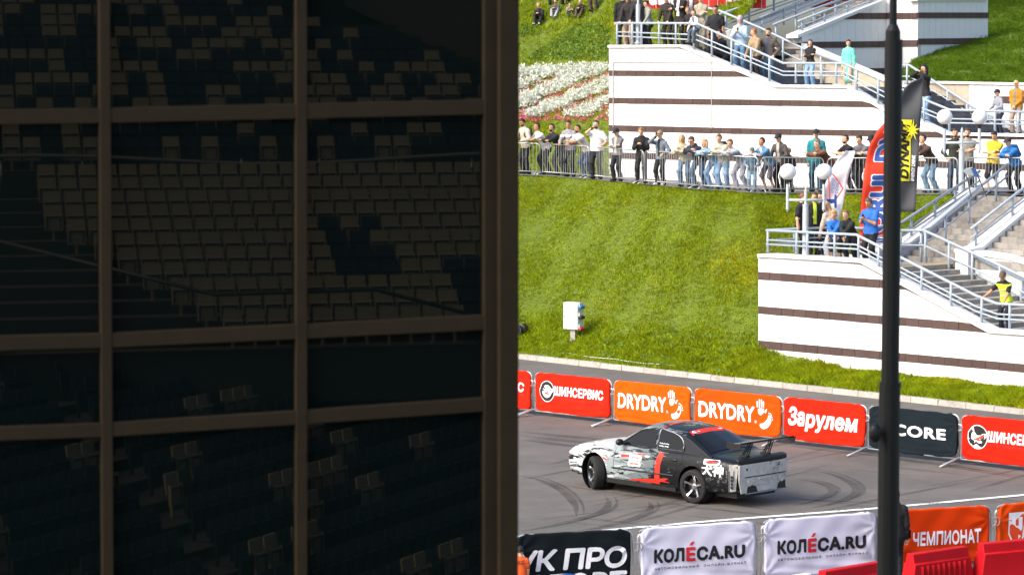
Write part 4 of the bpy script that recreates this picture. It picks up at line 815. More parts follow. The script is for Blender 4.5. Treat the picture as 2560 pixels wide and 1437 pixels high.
# near row
NP = [onz(1280, 1508, 0), onz(1590, 1489, 0), onz(1899, 1465, 0), onz(2200, 1440, 0), onz(2483, 1420, 0), onz(2790, 1396, 0)]
def d_zvuk(m, f, L, S):
    lettering(m, 'УК ПРО', f, .05, L - .12, .50, .86, WH, .03, .12, .92); lettering(m, 'СПОРТ', f, .2, L - .12, .12, .45, WH, .03, .12)
    P = [(L - 1.15 + .33 * math.cos(a), .19 + .26 * math.sin(a)) for a in np.linspace(0, 2 * math.pi, 24)[:-1]]; m.add([S(x, z, .014) for x, z in P], [list(range(len(P)))], mat('bright_blue_print', '1765c0', .7))
def d_kol(m, f, L, S):
    lettering(m, 'КОЛ', f, .28, .83, .52, .76, BK, .05, 0, 1.06); KR = mat('bright_red_print', 'c81d28', .7); lettering(m, 'Е', f, .86, 1.03, .52, .76, KR, .05); m.add([f(x, z) for x, z in ((.92, .785), (.97, .785), (1.02, .845), (.96, .845))], [[0, 1, 2, 3]], KR); lettering(m, 'СА.RU', f, 1.05, L - .24, .52, .76, BK, .05, 0, 1.06)
    lettering(m, 'АВТОМОБИЛЬНЫЙ  ОНЛАЙН-ЖУРНАЛ', f, .28, L - .22, .415, .465, BK, .012, 0, 1.5)
def d_champ(m, f, L, S): lettering(m, 'ЧЕМПИОНАТ', f, .58, L - .22, .48, .73, WH, .03, 0, 1.02)
def d_champ2(m, f, L, S):
    sh = lambda k, off, mt: m.add([S(.42 + a * k, .68 + b * k, off) for a, b in ((-.16, .26), (.16, .26), (.16, -.08), (.10, -.2), (0, -.28), (-.10, -.2), (-.16, -.08))], [list(range(7))], mt)
    sh(1.1, .008, WH); sh(.96, .010, mat('orange_print', 'd9440f', .7)); v = lambda a, b: S(.42 + a, .68 + b, .013)
    m.add([v(-.11, .2), v(-.03, .2), v(-.03, .05), v(.03, .05), v(.03, .2), v(.11, .2), v(.11, -.1), v(.03, -.19), v(.03, -.03), v(-.06, -.03), v(-.11, .02)], [list(range(11))], WH)
    lettering(m, 'ЧЕМПИОНАТ', f, .82, 2.3, .60, .82, WH, .03)
NB = [(0, 'near black fabric barrier with white УК ПРО lettering', '141c20', d_zvuk, 'black_banner_fabric'), (1, 'near white КОЛЁСА.RU barrier beside the black one', 'dad9ea', d_kol, 'white_banner_fabric'), (2, 'near white КОЛЁСА.RU barrier just left of the black pole', 'd7d6e9', d_kol, 'white_banner_fabric'),
      (3, 'near orange ЧЕМПИОНАТ barrier just right of the black pole', 'd33c08', d_champ, 'deep_orange_banner_fabric'), (4, 'near orange barrier with a white shield at the frame corner', 'd8470c', d_champ2, 'deep_orange_banner_fabric')]
for i, l, c, d, mn in NB:
    p = NP[i]; q = NP[i + 1]; u_ = (q - p).normalized(); dressed_barrier(p + u_ * .03, q - u_ * .06, l, c, d, 'fabric barriers along the near side of the track', 60 + i, mn)

# red water-filled barriers and one white one, in front of everything at the bottom right
M_wr = mat('red_plastic', 'b0101a', .7, var=.14, scale=3, spec=.15); M_ww = mat('white_plastic', 'd6d5cc', .5, var=.1)
def water_barrier(p, q, label, mt, hgt=.9, ribs=9):
    ux = (q - p).normalized(); L = (q - p).length; out = Vector((ux.y, -ux.x, 0)); root = thing('water_barrier', label, 'barrier', p, group='plastic road barriers'); z = lambda h: Vector((0, 0, h))
    prof = [(-.24, 0), (.24, 0), (.24, .14), (.15, .3), (.13, hgt - .16), (.10, hgt - .16), (.07, hgt), (-.07, hgt), (-.10, hgt - .16), (-.13, hgt - .16), (-.15, .3), (-.24, .14)]
    m = MB(); n_ = len(prof); c0 = p + ux * .02; c1 = q - ux * .02
    sh = lambda c, e: [c + out * a + z(b) + ux * (e * (.09 if b > hgt - .2 else .0)) for a, b in prof]
    A_ = sh(c0, 1); B_ = sh(c1, -1); m.add(A_ + B_, [list(range(n_ - 1, -1, -1)), list(range(n_, 2 * n_))] + [[i, (i + 1) % n_, (i + 1) % n_ + n_, i + n_] for i in range(n_)]); o = m.build('shell', mt, root); bv = o.modifiers.new('b', 'BEVEL'); bv.width = .018; bv.segments = 2; smooth_angle(o)
    for i in range(ribs):
        s = .2 + (L - .4) * (i + .5) / ribs; m = MB(); a = p + ux * s
        for sg in (1,): m.prism([a + out * .14 + z(.32) - ux * .03, a + out * .175 + z(.32), a + out * .14 + z(.32) + ux * .03], Vector((0, 0, hgt - .52)) - out * .01)
        m.build('rib', mt, root)
def wb(xa, ya, xb, yb, h, l, mt, ribs=9):
    p = onz(xa, ya, h); q = onz(xb, yb, h); p.z = q.z = 0; water_barrier(p, q, l, mt, h, ribs)
wb(2042, 1428, 2222, 1398, .9, 'red plastic barrier partly behind the black pole, its top low in the frame', M_wr)
wb(2262, 1385, 2425, 1362, .9, 'faded red ribbed plastic barrier in front of the orange ЧЕМПИОНАТ cover', M_wr)
wb(2437, 1358, 2660, 1338, .95, 'red plastic barrier at the bottom right corner', M_wr, 0)
wb(1925, 1446, 2035, 1430, .9, 'white plastic barrier top just left of the red ones', M_ww, 0)

# black lamp pole close to the camera
pc = ony(2226, 900, 22); kp = 22 / FPX; root = thing('lamp_pole', 'black metal pole standing close in front, full picture height', 'pole', (pc.x, pc.y, 0)); MBk = mat('black_pole_paint', '101214', .5, var=.1, spec=.4)
def polez(y): return ony(2226, y, 22).z
m = MB(); c_ = Vector((pc.x + .0, pc.y, 0)); xo = lambda px: Vector((ony(px, 700, 22).x, 22, 0))
m.tube([xo(2227) , xo(2227) + Vector((0, 0, polez(968)))], 27 * kp, 20); m.build('lower_tube', MBk, root, smooth=False)
m = MB(); m.tube([xo(2228) + Vector((0, 0, polez(968))), xo(2228) + Vector((0, 0, polez(955)))], 27.5 * kp, 20); m.tube([xo(2228) + Vector((0, 0, polez(955))), xo(2228) + Vector((0, 0, polez(100)))], 22.5 * kp, 20); m.build('shaft', MBk, root)
m = MB(); z_ = lambda y: Vector((0, 0, polez(y))); a = xo(2226); m.tube([a + z_(132), a + z_(78)], 18.5 * kp, 20); m.tube([a + z_(78), a + z_(62)], 18 * kp, 20, r2=11 * kp); m.tube([a + z_(62), a + z_(-120)], 9.5 * kp, 16); m.build('neck', MBk, root)
m = MB(); m.tube([a + z_(118), a + z_(104)], 18.9 * kp, 20); m.build('label_band', mat('grey_band', '3c3d3f', .5), root)
m = MB(); m.ball(ony(2188, 1082, 21.9), (16 * kp, 14 * kp, 24 * kp), nu=16, nv=12); m.build('junction_box', MBk, root, smooth=True)
# ------------------------------------------------------------------ glazed wall of the grandstand building: dark reflecting panes in a bronze frame
G1 = ony(1245, 700, 16.0); G0 = ony(0, 700, 14.9); G1.z = G0.z = 0; GU = (G1 - G0).normalized(); GO = Vector((GU.y, -GU.x, 0))
M_bronze = mat('bronze_frame', (.0235, .0165, .0098), .6, lin=True, var=.14, scale=6, spec=.12); M_bronze2 = mat('bronze_frame_rear', (.019, .0133, .008), .6, lin=True, var=.14, scale=6, spec=.12)
M_glass = bpy.data.materials.new('dark_glass'); M_glass.use_nodes = True; b = M_glass.node_tree.nodes['Principled BSDF']; b.inputs['Base Color'].default_value = (.0022, .0045, .0045, 1); b.inputs['Roughness'].default_value = .012; b.inputs['IOR'].default_value = 1.55; b.inputs['Specular Tint'].default_value = (1, .93, .80, 1)
fac = thing('window_wall', 'bronze-framed dark glass wall of the building filling the left half, reflecting stadium seats', 'window', G1)
def gp(px, py, off=0): return onp(px, py, G1 + GO * off, GU)
TR = [[(-60, 296), (500, 284), (1210, 268)], [(-60, 865), (500, 841), (1210, 806)], [(-60, 1093), (500, 1061), (1210, 1011)]]
ML = [(262, 271, 17), (754, 754, 14.5)]
X = [-260, None, None, 1212]
lines = [polyline([(-300, -90), (1300, -120)])] + [polyline(t) for t in TR] + [polyline([(-300, 1560), (1300, 1600)])]
cols = [polyline([(0, -260), (1437, -255)]), polyline([(-100, 261), (1437, 271)]), polyline([(-100, 754), (1437, 755)]), polyline([(-100, 1210), (1437, 1211)])]
for i in range(3):
    for j in range(4):
        q = []
        for cx_, ly in ((cols[i], lines[j + 1]), (cols[i + 1], lines[j + 1]), (cols[i + 1], lines[j]), (cols[i], lines[j])):
            y = ly(cx_(700)); q.append(gp(cx_(y), y, -.035))
        m = MB(); m.prism(q, -GO * .012); 
        tilt = random.uniform(-.0012, .0012); o = m.build('pane', M_glass, fac)
for i, ln in enumerate(lines[1:4]):
    hw = (19, 18.5, 17.5)[i]
    for k in range(3):
        xa = cols[k](ln(500)) + (13 if k else 0); xb = cols[k + 1](ln(500)) - (13 if k < 2 else 0); m = MB()
        m.prism([gp(xa, ln(xa) + hw), gp(xb, ln(xb) + hw), gp(xb, ln(xb) - hw), gp(xa, ln(xa) - hw)], -GO * .09); o = m.build('transom', M_bronze, fac); bv = o.modifiers.new('b', 'BEVEL'); bv.width = .004; bv.segments = 2
for c_, hw in ((cols[1], 14), (cols[2], 14)):
    m = MB(); m.prism([gp(c_(y) + s * hw, y, .004) for y, s in ((1560, -1), (1560, 1), (-120, 1), (-120, -1))], -GO * .1); o = m.build('mullion', M_bronze, fac); bv = o.modifiers.new('b', 'BEVEL'); bv.width = .005; bv.segments = 2
# corner post in two stepped sections
m = MB(); m.prism([gp(x, y, .01) for x, y in ((1211, 1600), (1247, 1600), (1247, -140), (1211, -140))], -GO * .12); o = m.build('corner_post_inner', M_bronze2, fac); bv = o.modifiers.new('b', 'BEVEL'); bv.width = .006; bv.segments = 2
m = MB(); m.prism([gp(x, y, .05) for x, y in ((1249, 1600), (1296, 1600), (1299, -140), (1249, -140))], -GO * .2); o = m.build('corner_post', M_bronze, fac); bv = o.modifiers.new('b', 'BEVEL'); bv.width = .006; bv.segments = 2
m = MB(); m.prism([gp(x, y, -.01) for x, y in ((1246.5, 1600), (1250, 1600), (1250, -140), (1246.5, -140))], -GO * .05); m.build('post_seal', mat('black_fitting', '18181a', .5), fac)
# building body behind the glass wall
m = MB(); a_ = gp(1280, 700, -.25); c_ = gp(-900, 700, -.25); m.prism([Vector((c_.x, c_.y, -.3)), Vector((a_.x, a_.y, -.3)), Vector((a_.x, a_.y, 18)), Vector((c_.x, c_.y, 18))], -GO * 3); m.build('building_body', mat('dark_render', (.03, .026, .022), .8, lin=True), fac)

# ------------------------------------------------------------------ the grandstand whose seats the glass mirrors (it stands behind the camera)
def mirror(p): d = (p - G1).dot(GO); return p - GO * (2 * d)
def mvec(v): return v - GO * (2 * v.dot(GO))
M_sw = mat('pale_grey_seat_plastic', 'a08e72', .5, var=.08); M_sb = mat('navy_seat_plastic', '1a212c', .45, var=.08)
M_slot = mat('seat_slot_shade', '141414', .8)  # near-black strips stand in for the shade in seat slots and gaps
def seat_mesh(name, m_):
    m = MB(); prof = [(-.02, .42), (-.03, .62), (.0, .82)]        # backrest leaning, folded pan in front of it
    m.prism([(-.215, 0, .45), (.215, 0, .45), (.205, .05, .84), (-.205, .05, .84)], (0, .03, 0)); m.prism([(-.19, -.07, .25), (.19, -.07, .25), (.20, -.055, .62), (-.20, -.055, .62)], (0, .04, 0))
    for x in (-.215, .185): m.prism([(x, -.10, .24), (x + .03, -.10, .24), (x + .03, -.08, .64), (x, -.08, .64)], (0, .06, 0))
    m.prism([(-.2, -.10, .585), (.2, -.10, .585), (.2, -.09, .62), (-.2, -.09, .62)], (0, .05, 0)); m.prism([(-.03, .0, .0), (.03, .0, .0), (.03, .0, .3), (-.03, .0, .3)], (0, .05, 0))
    n0 = len(m.f); m.prism([(-.165, -.09, .545), (.165, -.09, .545), (.165, -.09, .585), (-.165, -.09, .585)], (0, .01, 0)); m.prism([(-.165, -.082, .30), (-.145, -.082, .30), (-.145, -.077, .56), (-.165, -.077, .56)], (0, .01, 0)); m.prism([(.145, -.082, .30), (.165, -.082, .30), (.165, -.077, .56), (.145, -.077, .56)], (0, .01, 0)); m.prism([(-.25, .02, .45), (-.215, .02, .45), (-.21, .05, .70), (-.245, .05, .70)], (0, .01, 0))
    me = bpy.data.meshes.new(name); me.from_pydata([tuple(v) for v in m.v], [], m.f); me.materials.append(m_); me.materials.append(M_slot); me.polygons.foreach_set('material_index', [0] * n0 + [1] * (len(m.f) - n0)); m.m = [0] * n0 + [1] * (len(m.f) - n0); return me, m
SMW, mw = seat_mesh('seat', M_sw); SMB, mb_ = seat_mesh('seat', M_sb)
sc_n = [0]; rest = {0: MB(), 1: MB()}; MAXS = 280
def seat(vp, yaw, dark, row):
    p = mirror(vp); f = mvec(Vector((-math.sin(yaw), math.cos(yaw), 0))); rz = math.atan2(-f.x, f.y)
    if sc_n[0] < MAXS and row:
        o = bpy.data.objects.new('stadium_seat', SMB if dark else SMW); COL.objects.link(o); o.location = p; o.rotation_euler = (0, 0, rz); sc_n[0] += 1
        props(o, ('navy' if dark else 'pale grey') + ' folded stadium seat seen mirrored in the dark glass', 'seat', 'navy seats mirrored in the glass' if dark else 'pale seats mirrored in the glass')
    else:
        M = Matrix.Translation(p) @ Matrix.Rotation(rz, 4, 'Z'); s = mb_ if dark else mw; r_ = rest[int(dark)]; o_ = len(r_.v); r_.v += [M @ v for v in s.v]; r_.f += [[i + o_ for i in f_] for f_ in s.f]; r_.m += s.m
steps = MB()
def bank(orig, yaw, rows, per, pitch, dep, rise, darkf, i0=0, jmin=lambda r: 0, indiv=True, fill=True, jmax=lambda r: 999):
    ux = Vector((math.cos(yaw), math.sin(yaw), 0)); uy = Vector((-math.sin(yaw), math.cos(yaw), 0))
    for r in range(rows):
        o = orig + uy * (dep * r) + Vector((0, 0, rise * r))
        if fill:
            c = [o - ux * 3 - uy * .3, o + ux * (per * pitch + 3) - uy * .3, o + ux * (per * pitch + 3) + uy * (dep - .3), o - ux * 3 + uy * (dep - .3)]; top = [mirror(q) for q in c]; steps.prism([q - Vector((0, 0, 1.2)) for q in top], (0, 0, 1.2))
        for j in range(jmin(r), min(per, jmax(r))):
            seat(o + ux * (j * pitch) + ux * ((r % 3) * .03), yaw, darkf(r, j), indiv)
rr = random.Random(3)
pat_ = {}
def checker(r, j):
    k = (r, j)
    if k not in pat_: pat_[k] = rr.random() > (.55 if (r + j // 2) % 3 == 0 else .38)
    return pat_[k]
yawA = R(14)
vA = lambda px, py, Y: ony(px, py, Y)
# middle block: almost all pale seats
oB = vA(300, 880, 56); oB.x = ony(180, 700, 56).x
bank(oB, yawA, 11, 25, .50, .80, .30, lambda r, j: (3 <= r <= 6 and 13 <= j <= 15 and (r + j) % 5 > 0) or (r < 4 and j > 17), jmin=lambda r: max(0, 7 - r))
uyA = Vector((-math.sin(yawA), math.cos(yawA), 0)); uxA = Vector((math.cos(yawA), math.sin(yawA), 0))
oA = oB + uyA * (11 * .8 + 1.0) + Vector((0, 0, 11 * .30 + .35)) - uxA * 3.2
bank(oA, yawA, 13, 38, .50, .80, .33, checker, indiv=False, jmax=lambda r: 38 if r < 4 else int(38 - (r - 4) * 2.2))
# mirrored handrail between the blocks
m = MB(); o_ = oB + uyA * (11 * .8 + .25) + Vector((0, 0, 11 * .3 + .62)); m.tube([mirror(o_ + uxA * (-3.4 + 17.4 * k / 16) + Vector((0, 0, .12 * math.sin(k * .55)))) for k in range(17)], .05, 8)
for k in range(8): m.tube([mirror(o_ + uxA * (k * 2 - 3)), mirror(o_ + uxA * (k * 2 - 3) - Vector((0, 0, .8)))], .025, 6)
g_ = thing('grandstand', 'dark concrete grandstand with railings seen mirrored in the glass wall', 'grandstand', mirror(oB)); m.build('handrail', mat('polished_rail', 'b5a896', .3, metal=.8), g_, smooth=True)
m = MB(); o_ = oB - uyA * .9 + Vector((0, 0, .75))
m.tube([mirror(o_ - uxA * 1.6 + Vector((0, 0, 1.6)) + uyA * 3), mirror(o_ + uxA * 3 + Vector((0, 0, .5))), mirror(o_ + uxA * 6.5 + Vector((0, 0, .55))), mirror(o_ + uxA * 8.5)], .045, 8); m.build('stair_rail', mat('dark_rail', '2a2a2a', .5), g_, smooth=True)
# front block seen from the side, rows slanting up to the right
yawC = R(66); uxC = Vector((math.cos(yawC), math.sin(yawC), 0)); uyC = Vector((-math.sin(yawC), math.cos(yawC), 0))
for r in range(-9, 13):
    o = ony(-140, 1500, 41) + Vector((1.18 * (r - 5.0), 0, 0)) ; o.z = .45 - .0 + .20 * (5 - r)
    c = [o - uyC * .5, o + uxC * 29 - uyC * .5, o + uxC * 29 + uyC * .6, o + uyC * -.0 + uyC * .6]; steps.prism([mirror(q) - Vector((0, 0, .5)) for q in c], (0, 0, .5))
    L0 = int(rr.uniform(3, 8)); wcols = set(int(rr.uniform(0, 54)) for _ in range(4)); wcols |= {c_ + 1 for c_ in wcols}
    for j in range(56):
        if (j + r * 3) % 27 in (0, 1): continue
        seat(o + uxC * (j * .5), yawC, j not in wcols, False)
floor = MB(); floor.prism([Vector((-45, -3, -.35)), Vector((90, -3, -.35)), Vector((90, -80, -.35)), Vector((-45, -80, -.35))], (0, 0, .1)); floor.build('stand_floor', mat('dark_floor', '2a2825', .9), g_)
steps.build('steps', mat('dark_stand_concrete', '3a3733', .9, var=.2), g_)
rest[0].ms = [M_sw, M_slot]; rest[1].ms = [M_sb, M_slot]
rest[0].build('pale_seats', M_sw, g_, kind='stuff'); rest[1].build('navy_seats', M_sb, g_, kind='stuff')
# dark upper structure of the stand: rear wall added to block mirrored sky, posts and sloping braces
m = MB(); bw_ = oA + uyA * (13 * .8 + .6) + Vector((0, 0, 13 * .33)); m.prism([mirror(bw_ - uxA * 8 - Vector((0, 0, 8))), mirror(bw_ + uxA * 40 - Vector((0, 0, 8))), mirror(bw_ + uxA * 40 + Vector((0, 0, 9))), mirror(bw_ - uxA * 8 + Vector((0, 0, 9)))], mvec(uyA * .4)); m.build('sky_block_wall', mat('dark_wall', '1f1e1d', .9, var=.15), g_)
sw_ = oA + uxA * 18.5 + uyA * 3.4 + Vector((0, 0, 1.0)); m = MB(); 
m.prism([mirror(sw_ + Vector((0, 0, .2))), mirror(sw_ + uyA * 9 - uxA * 6.5 + Vector((0, 0, 4.2))), mirror(sw_ + uyA * 9 + uxA * 12 + Vector((0, 0, 4.2))), mirror(sw_ + uxA * 12 + Vector((0, 0, .2)))], (0, 0, 1.2)); m.build('side_slab', mat('dark_slab', '2b2927', .9, var=.15), g_)
m = MB()
for k in range(4): a = sw_ + uxA * (k * 1.6 - 1) + uyA * 2; m.tube([mirror(a), mirror(a + Vector((0, 0, 9)))], .09 + .1 * (k == 1), 8)
m.tube([mirror(sw_ - uxA * 5 + uyA * 6 + Vector((0, 0, 7))), mirror(sw_ + uxA * 8 + uyA * 2 + Vector((0, 0, 3)))], .1, 8); m.tube([mirror(sw_ - uxA * 8 + uyA * 9 + Vector((0, 0, 6.6))), mirror(sw_ - uxA * 1 + uyA * 5 + Vector((0, 0, 4.9)))], .05, 8); m.tube([mirror(sw_ - uxA * 8 + uyA * 9 + Vector((0, 0, 6.2))), mirror(sw_ - uxA * 1 + uyA * 5 + Vector((0, 0, 4.5)))], .04, 8); m.build('braces', mat('dark_steel', '161616', .5), g_)
# ------------------------------------------------------------------ the drifting saloon
cp_ = onz(1738, 1257, 0); HD = R(135); lf = Vector((-math.sin(HD), math.cos(HD), 0)); car0 = cp_ - lf * .77
car = thing('drift_car', 'white to black race saloon with big rear wing drifting across the asphalt, bare rear panel', 'car', car0, HD); car.scale = (1, 1, 1.09)
def cmat():
    m = bpy.data.materials.new('car_livery'); m.use_nodes = True; n = m.node_tree.nodes; L = m.node_tree.links; b = n['Principled BSDF']; b.inputs['Roughness'].default_value = .3; b.inputs['Specular IOR Level'].default_value = .22; b.inputs['Coat Weight'].default_value = .12; b.inputs['Coat Roughness'].default_value = .12
    tc = n.new('ShaderNodeTexCoord'); sx = n.new('ShaderNodeSeparateXYZ'); L.new(tc.outputs['Object'], sx.inputs[0])
    mp = n.new('ShaderNodeMapping'); mp.inputs['Rotation'].default_value = (0, R(24), 0); mp.inputs['Scale'].default_value = (1.1, 2.2, 7.5); L.new(tc.outputs['Object'], mp.inputs[0])
    no = n.new('ShaderNodeTexNoise'); no.inputs['Scale'].default_value = 1.1; no.inputs['Detail'].default_value = 4; no.inputs['Roughness'].default_value = .7; no.inputs['Distortion'].default_value = .5; L.new(mp.outputs[0], no.inputs['Vector'])
    def mth(op, a, b_=None, v=None):
        q = n.new('ShaderNodeMath'); q.operation = op
        for i, x in enumerate((a, b_)):
            if x is None: continue
            if isinstance(x, (int, float)): q.inputs[i].default_value = x
            else: L.new(x, q.inputs[i])
        return q.outputs[0]
    f = mth('ADD', sx.outputs[0], mth('MULTIPLY', mth('SUBTRACT', no.outputs['Fac'], .5), 3.2)); f = mth('ADD', f, mth('MULTIPLY', sx.outputs[2], .25))
    cr = n.new('ShaderNodeValToRGB'); cr.color_ramp.interpolation = 'CONSTANT'; mr = n.new('ShaderNodeMapRange'); mr.inputs[1].default_value = -1; mr.inputs[2].default_value = 4; L.new(f, mr.inputs[0]); L.new(mr.outputs[0], cr.inputs[0])
    e = cr.color_ramp.elements; e[0].position = 0; e[0].color = (.006, .007, .009, 1); e[1].position = .435; e[1].color = (.13, .16, .17, 1); q = e.new(.56); q.color = (.24, .28, .30, 1); q = e.new(.69); q.color = (.52, .56, .58, 1)
    # dark shards on the front half
    mp2 = n.new('ShaderNodeMapping'); mp2.inputs['Rotation'].default_value = (0, R(28), R(8)); mp2.inputs['Scale'].default_value = (1.3, 2, 8.5); L.new(tc.outputs['Object'], mp2.inputs[0]); v2 = n.new('ShaderNodeTexNoise'); v2.inputs['Scale'].default_value = 1.15; v2.inputs['Detail'].default_value = 4; v2.inputs['Roughness'].default_value = .75; v2.inputs['Distortion'].default_value = .6; L.new(mp2.outputs[0], v2.inputs['Vector'])
    side = mth('LESS_THAN', sx.outputs[2], .88); sh = mth('MULTIPLY', mth('LESS_THAN', v2.outputs['Fac'], .45), side)
    mx = n.new('ShaderNodeMix'); mx.data_type = 'RGBA'; L.new(sh, mx.inputs['Factor']); L.new(cr.outputs[0], mx.inputs[6]); mx.inputs[7].default_value = (.012, .014, .017, 1)
    # scuffs around the rear quarter
    ns = n.new('ShaderNodeTexNoise'); ns.inputs['Scale'].default_value = 9; ns.inputs['Detail'].default_value = 8; ns.inputs['Roughness'].default_value = .8; L.new(tc.outputs['Object'], ns.inputs['Vector']); sc = mth('GREATER_THAN', ns.outputs['Fac'], .58)
    rg = n.new('ShaderNodeMapRange'); rg.inputs[1].default_value = .25; rg.inputs[2].default_value = -.6; L.new(sx.outputs[0], rg.inputs[0]); sc = mth('MULTIPLY', mth('MULTIPLY', sc, rg.outputs[0]), mth('LESS_THAN', sx.outputs[2], .80))
    m3 = n.new('ShaderNodeMix'); m3.data_type = 'RGBA'; L.new(mth('MULTIPLY', sc, .75), m3.inputs['Factor']); L.new(mx.outputs[2], m3.inputs[6]); m3.inputs[7].default_value = (.22, .23, .24, 1); L.new(m3.outputs[2], b.inputs['Base Color'])
    bp = n.new('ShaderNodeBump'); bp.inputs['Strength'].default_value = .5; bp.inputs['Distance'].default_value = .03; n5 = n.new('ShaderNodeTexNoise'); n5.inputs['Scale'].default_value = 4.5; n5.inputs['Detail'].default_value = 3; L.new(tc.outputs['Object'], n5.inputs['Vector']); L.new(mth('MULTIPLY', n5.outputs['Fac'], rg.outputs[0]), bp.inputs['Height']); L.new(bp.outputs[0], b.inputs['Normal'])
    return m
M_car = cmat(); M_trim = mat('black_trim', '0f1012', .45, var=.05); M_cg = mat('car_glass', (.005, .006, .007), .08, lin=True, var=0, spec=.22); M_red = mat('red_vinyl', 'd8250f', .5, var=.05); M_wv = mat('white_vinyl', 'dfe2e4', .45, var=.03)
M_chr = mat('spoke_metal', '9a9ba0', .22, metal=.9, var=.05); M_gun = mat('gunmetal_rim', '3c3c40', .3, metal=.8, var=.05); M_tyre = mat('tyre_rubber', '161616', .85, var=.15, scale=20); M_bare = mat('bare_panel_paint', 'b9b7b2', .6, var=.22, scale=5, bump=.4, stain=(4, .54, .76, '5d564e'))
ST = [(-1.09, .74, .30, .75, .79), (-1.08, .79, .28, .785, .85), (-1.0, .82, .27, .815, .89), (-.7, .85, .25, .85, .925), (-.3, .868, .22, .885, .945), (.1, .872, .20, .905, .95), (.5, .872, .19, .905, .95), (.9, .87, .18, .90, .945), (1.3, .87, .18, .895, .94), (1.7, .868, .18, .89, .94), (2.05, .866, .18, .88, .945), (2.3, .866, .19, .865, .925),
      (2.7, .86, .21, .85, .905), (3.05, .84, .22, .82, .875), (3.3, .82, .24, .78, .83), (3.48, .79, .27, .73, .765), (3.57, .74, .32, .66, .69), (3.60, .68, .38, .58, .61)]
def ring(x, w_, zb, zs, zt):
    h = [(w_ * .55, zb), (w_ * .93, zb + .005), (w_ + .0, zb + .10), (w_ + .006, zb + (zs - zb) * .45), (w_ + .002, zb + (zs - zb) * .62), (w_ - .012, zb + (zs - zb) * .82), (w_ - .05, zs), (w_ - .15, zs + (zt - zs) * .75), (w_ * .5, zt), ]
    return [(x, y, z) for y, z in h] + [(x, 0, zt + .012)] + [(x, -y, z) for y, z in reversed(h)] + [(x, 0, zb)]
m = MB(); RG = [ring(*s) for s in ST]; nr = len(RG[0]); m.add([p for r_ in RG for p in r_], [[i * nr + k, i * nr + (k + 1) % nr, (i + 1) * nr + (k + 1) % nr, (i + 1) * nr + k] for i in range(len(RG) - 1) for k in range(nr)] + [list(range(nr - 1, -1, -1)), list(range((len(RG) - 1) * nr, len(RG) * nr))])
body = m.build('body', M_car, car, world=False, smooth=True); ss = body.modifiers.new('s', 'SUBSURF'); ss.levels = ss.render_levels = 2
cut = MB()
for x, r_ in ((0, .372), (2.73, .378)):
    for s in (1, -1): cut.lathe([(0, 0), (0, r_), (.6, r_), (.6, 0)], (x, s * .48, .335), (0, s, 0), n=40)
co_ = cut.build('cutter', M_trim, None); bpy.context.view_layer.update()
bm_ = body.modifiers.new('b', 'BOOLEAN'); bm_.operation = 'DIFFERENCE'; bm_.solver = 'EXACT'
co_.parent = car; bm_.object = co_; bpy.context.view_layer.update()
dg = bpy.context.evaluated_depsgraph_get(); me = bpy.data.meshes.new_from_object(body.evaluated_get(dg)); body.modifiers.clear(); body.data = me; bpy.data.objects.remove(co_)
smooth_angle(body, 38)
from mathutils.bvhtree import BVHTree
bvh = BVHTree.FromPolygons([v.co for v in me.vertices], [list(p.vertices) for p in me.polygons])
def sp_(x, z, off=.004, s=1):
    h = bvh.ray_cast(Vector((x, 2.0 * s, z)), Vector((0, -s, 0)))
    return Vector((x, (h[0].y if h[0] else .86 * s) + off * s, z))
# greenhouse
GH = [(-.46, .935), (-.40, .955), (-.2, 1.045), (.0, 1.13), (.2, 1.215), (.36, 1.27), (.5, 1.305), (.7, 1.33), (.95, 1.35), (1.2, 1.352), (1.4, 1.335), (1.5, 1.305), (1.7, 1.215), (1.9, 1.12), (2.1, 1.02), (2.25, .945)]
yz = lambda z: .81 - (z - .90) * .42
ztf = polyline(GH)
def gsec(x):
    zt = ztf(x); zr = max(zt - .05, .905); return [(.81, .86), (yz(zr) , zr), (min(.47, yz(zr) - .06), zt), (0, zt + .02)]
def gtop(x, y, off=.0):
    s = gsec(x); return Vector((x, y, interp(abs(y), [s[3][0], s[2][0], s[1][0]], [s[3][1], s[2][1], s[1][1]]) + off))
m = MB(); sec = []
xs_ = sorted(set([g[0] for g in GH] + [lerp(-.46, 2.25, i / 30) for i in range(31)]))
for x in xs_: s = gsec(x); sec.append([(x, y, z) for y, z in s] + [(x, -y, z) for y, z in reversed(s[:-1])])
nr = 7; m.add([p for r_ in sec for p in r_], [[i * nr + k, i * nr + k + 1, (i + 1) * nr + k + 1, (i + 1) * nr + k] for i in range(len(sec) - 1) for k in range(nr - 1)] + [list(range(nr - 1, -1, -1)), list(range((len(sec) - 1) * nr, len(sec) * nr))])
o = m.build('roof', M_car, car, world=False); smooth_angle(o, 30); bv = o.modifiers.new('b', 'BEVEL'); bv.width = .02; bv.segments = 3; bv.limit_method = 'ANGLE'; bv.angle_limit = R(25)
WF_ = [(2.02, .945), (1.86, 1.04), (1.60, 1.19), (1.46, 1.245), (1.30, 1.268), (1.10, 1.275), (1.08, .945)]; WR_ = [(1.0, .945), (1.02, 1.275), (.82, 1.268), (.60, 1.235), (.42, 1.17), (.32, 1.07), (.31, .98), (.36, .945)]
for s in (1, -1):
    for W_ in (WF_, WR_):
        pv = [Vector((x, s * (yz(z) + .006), z)) for x, z in W_]; pl_ = [v for v in pv]; m = MB(); m.add(pl_, [list(range(len(pl_)))]); g = m.build('side_window', M_cg, car, world=False)
        m = MB(); m.tube(spline([v + Vector((0, s * .004, 0)) for v in pv + pv[:1]], 3)[:-1], .011, 5, closed=True); m.build('window_trim', M_chr if W_ is WR_ else M_trim, car, world=False)
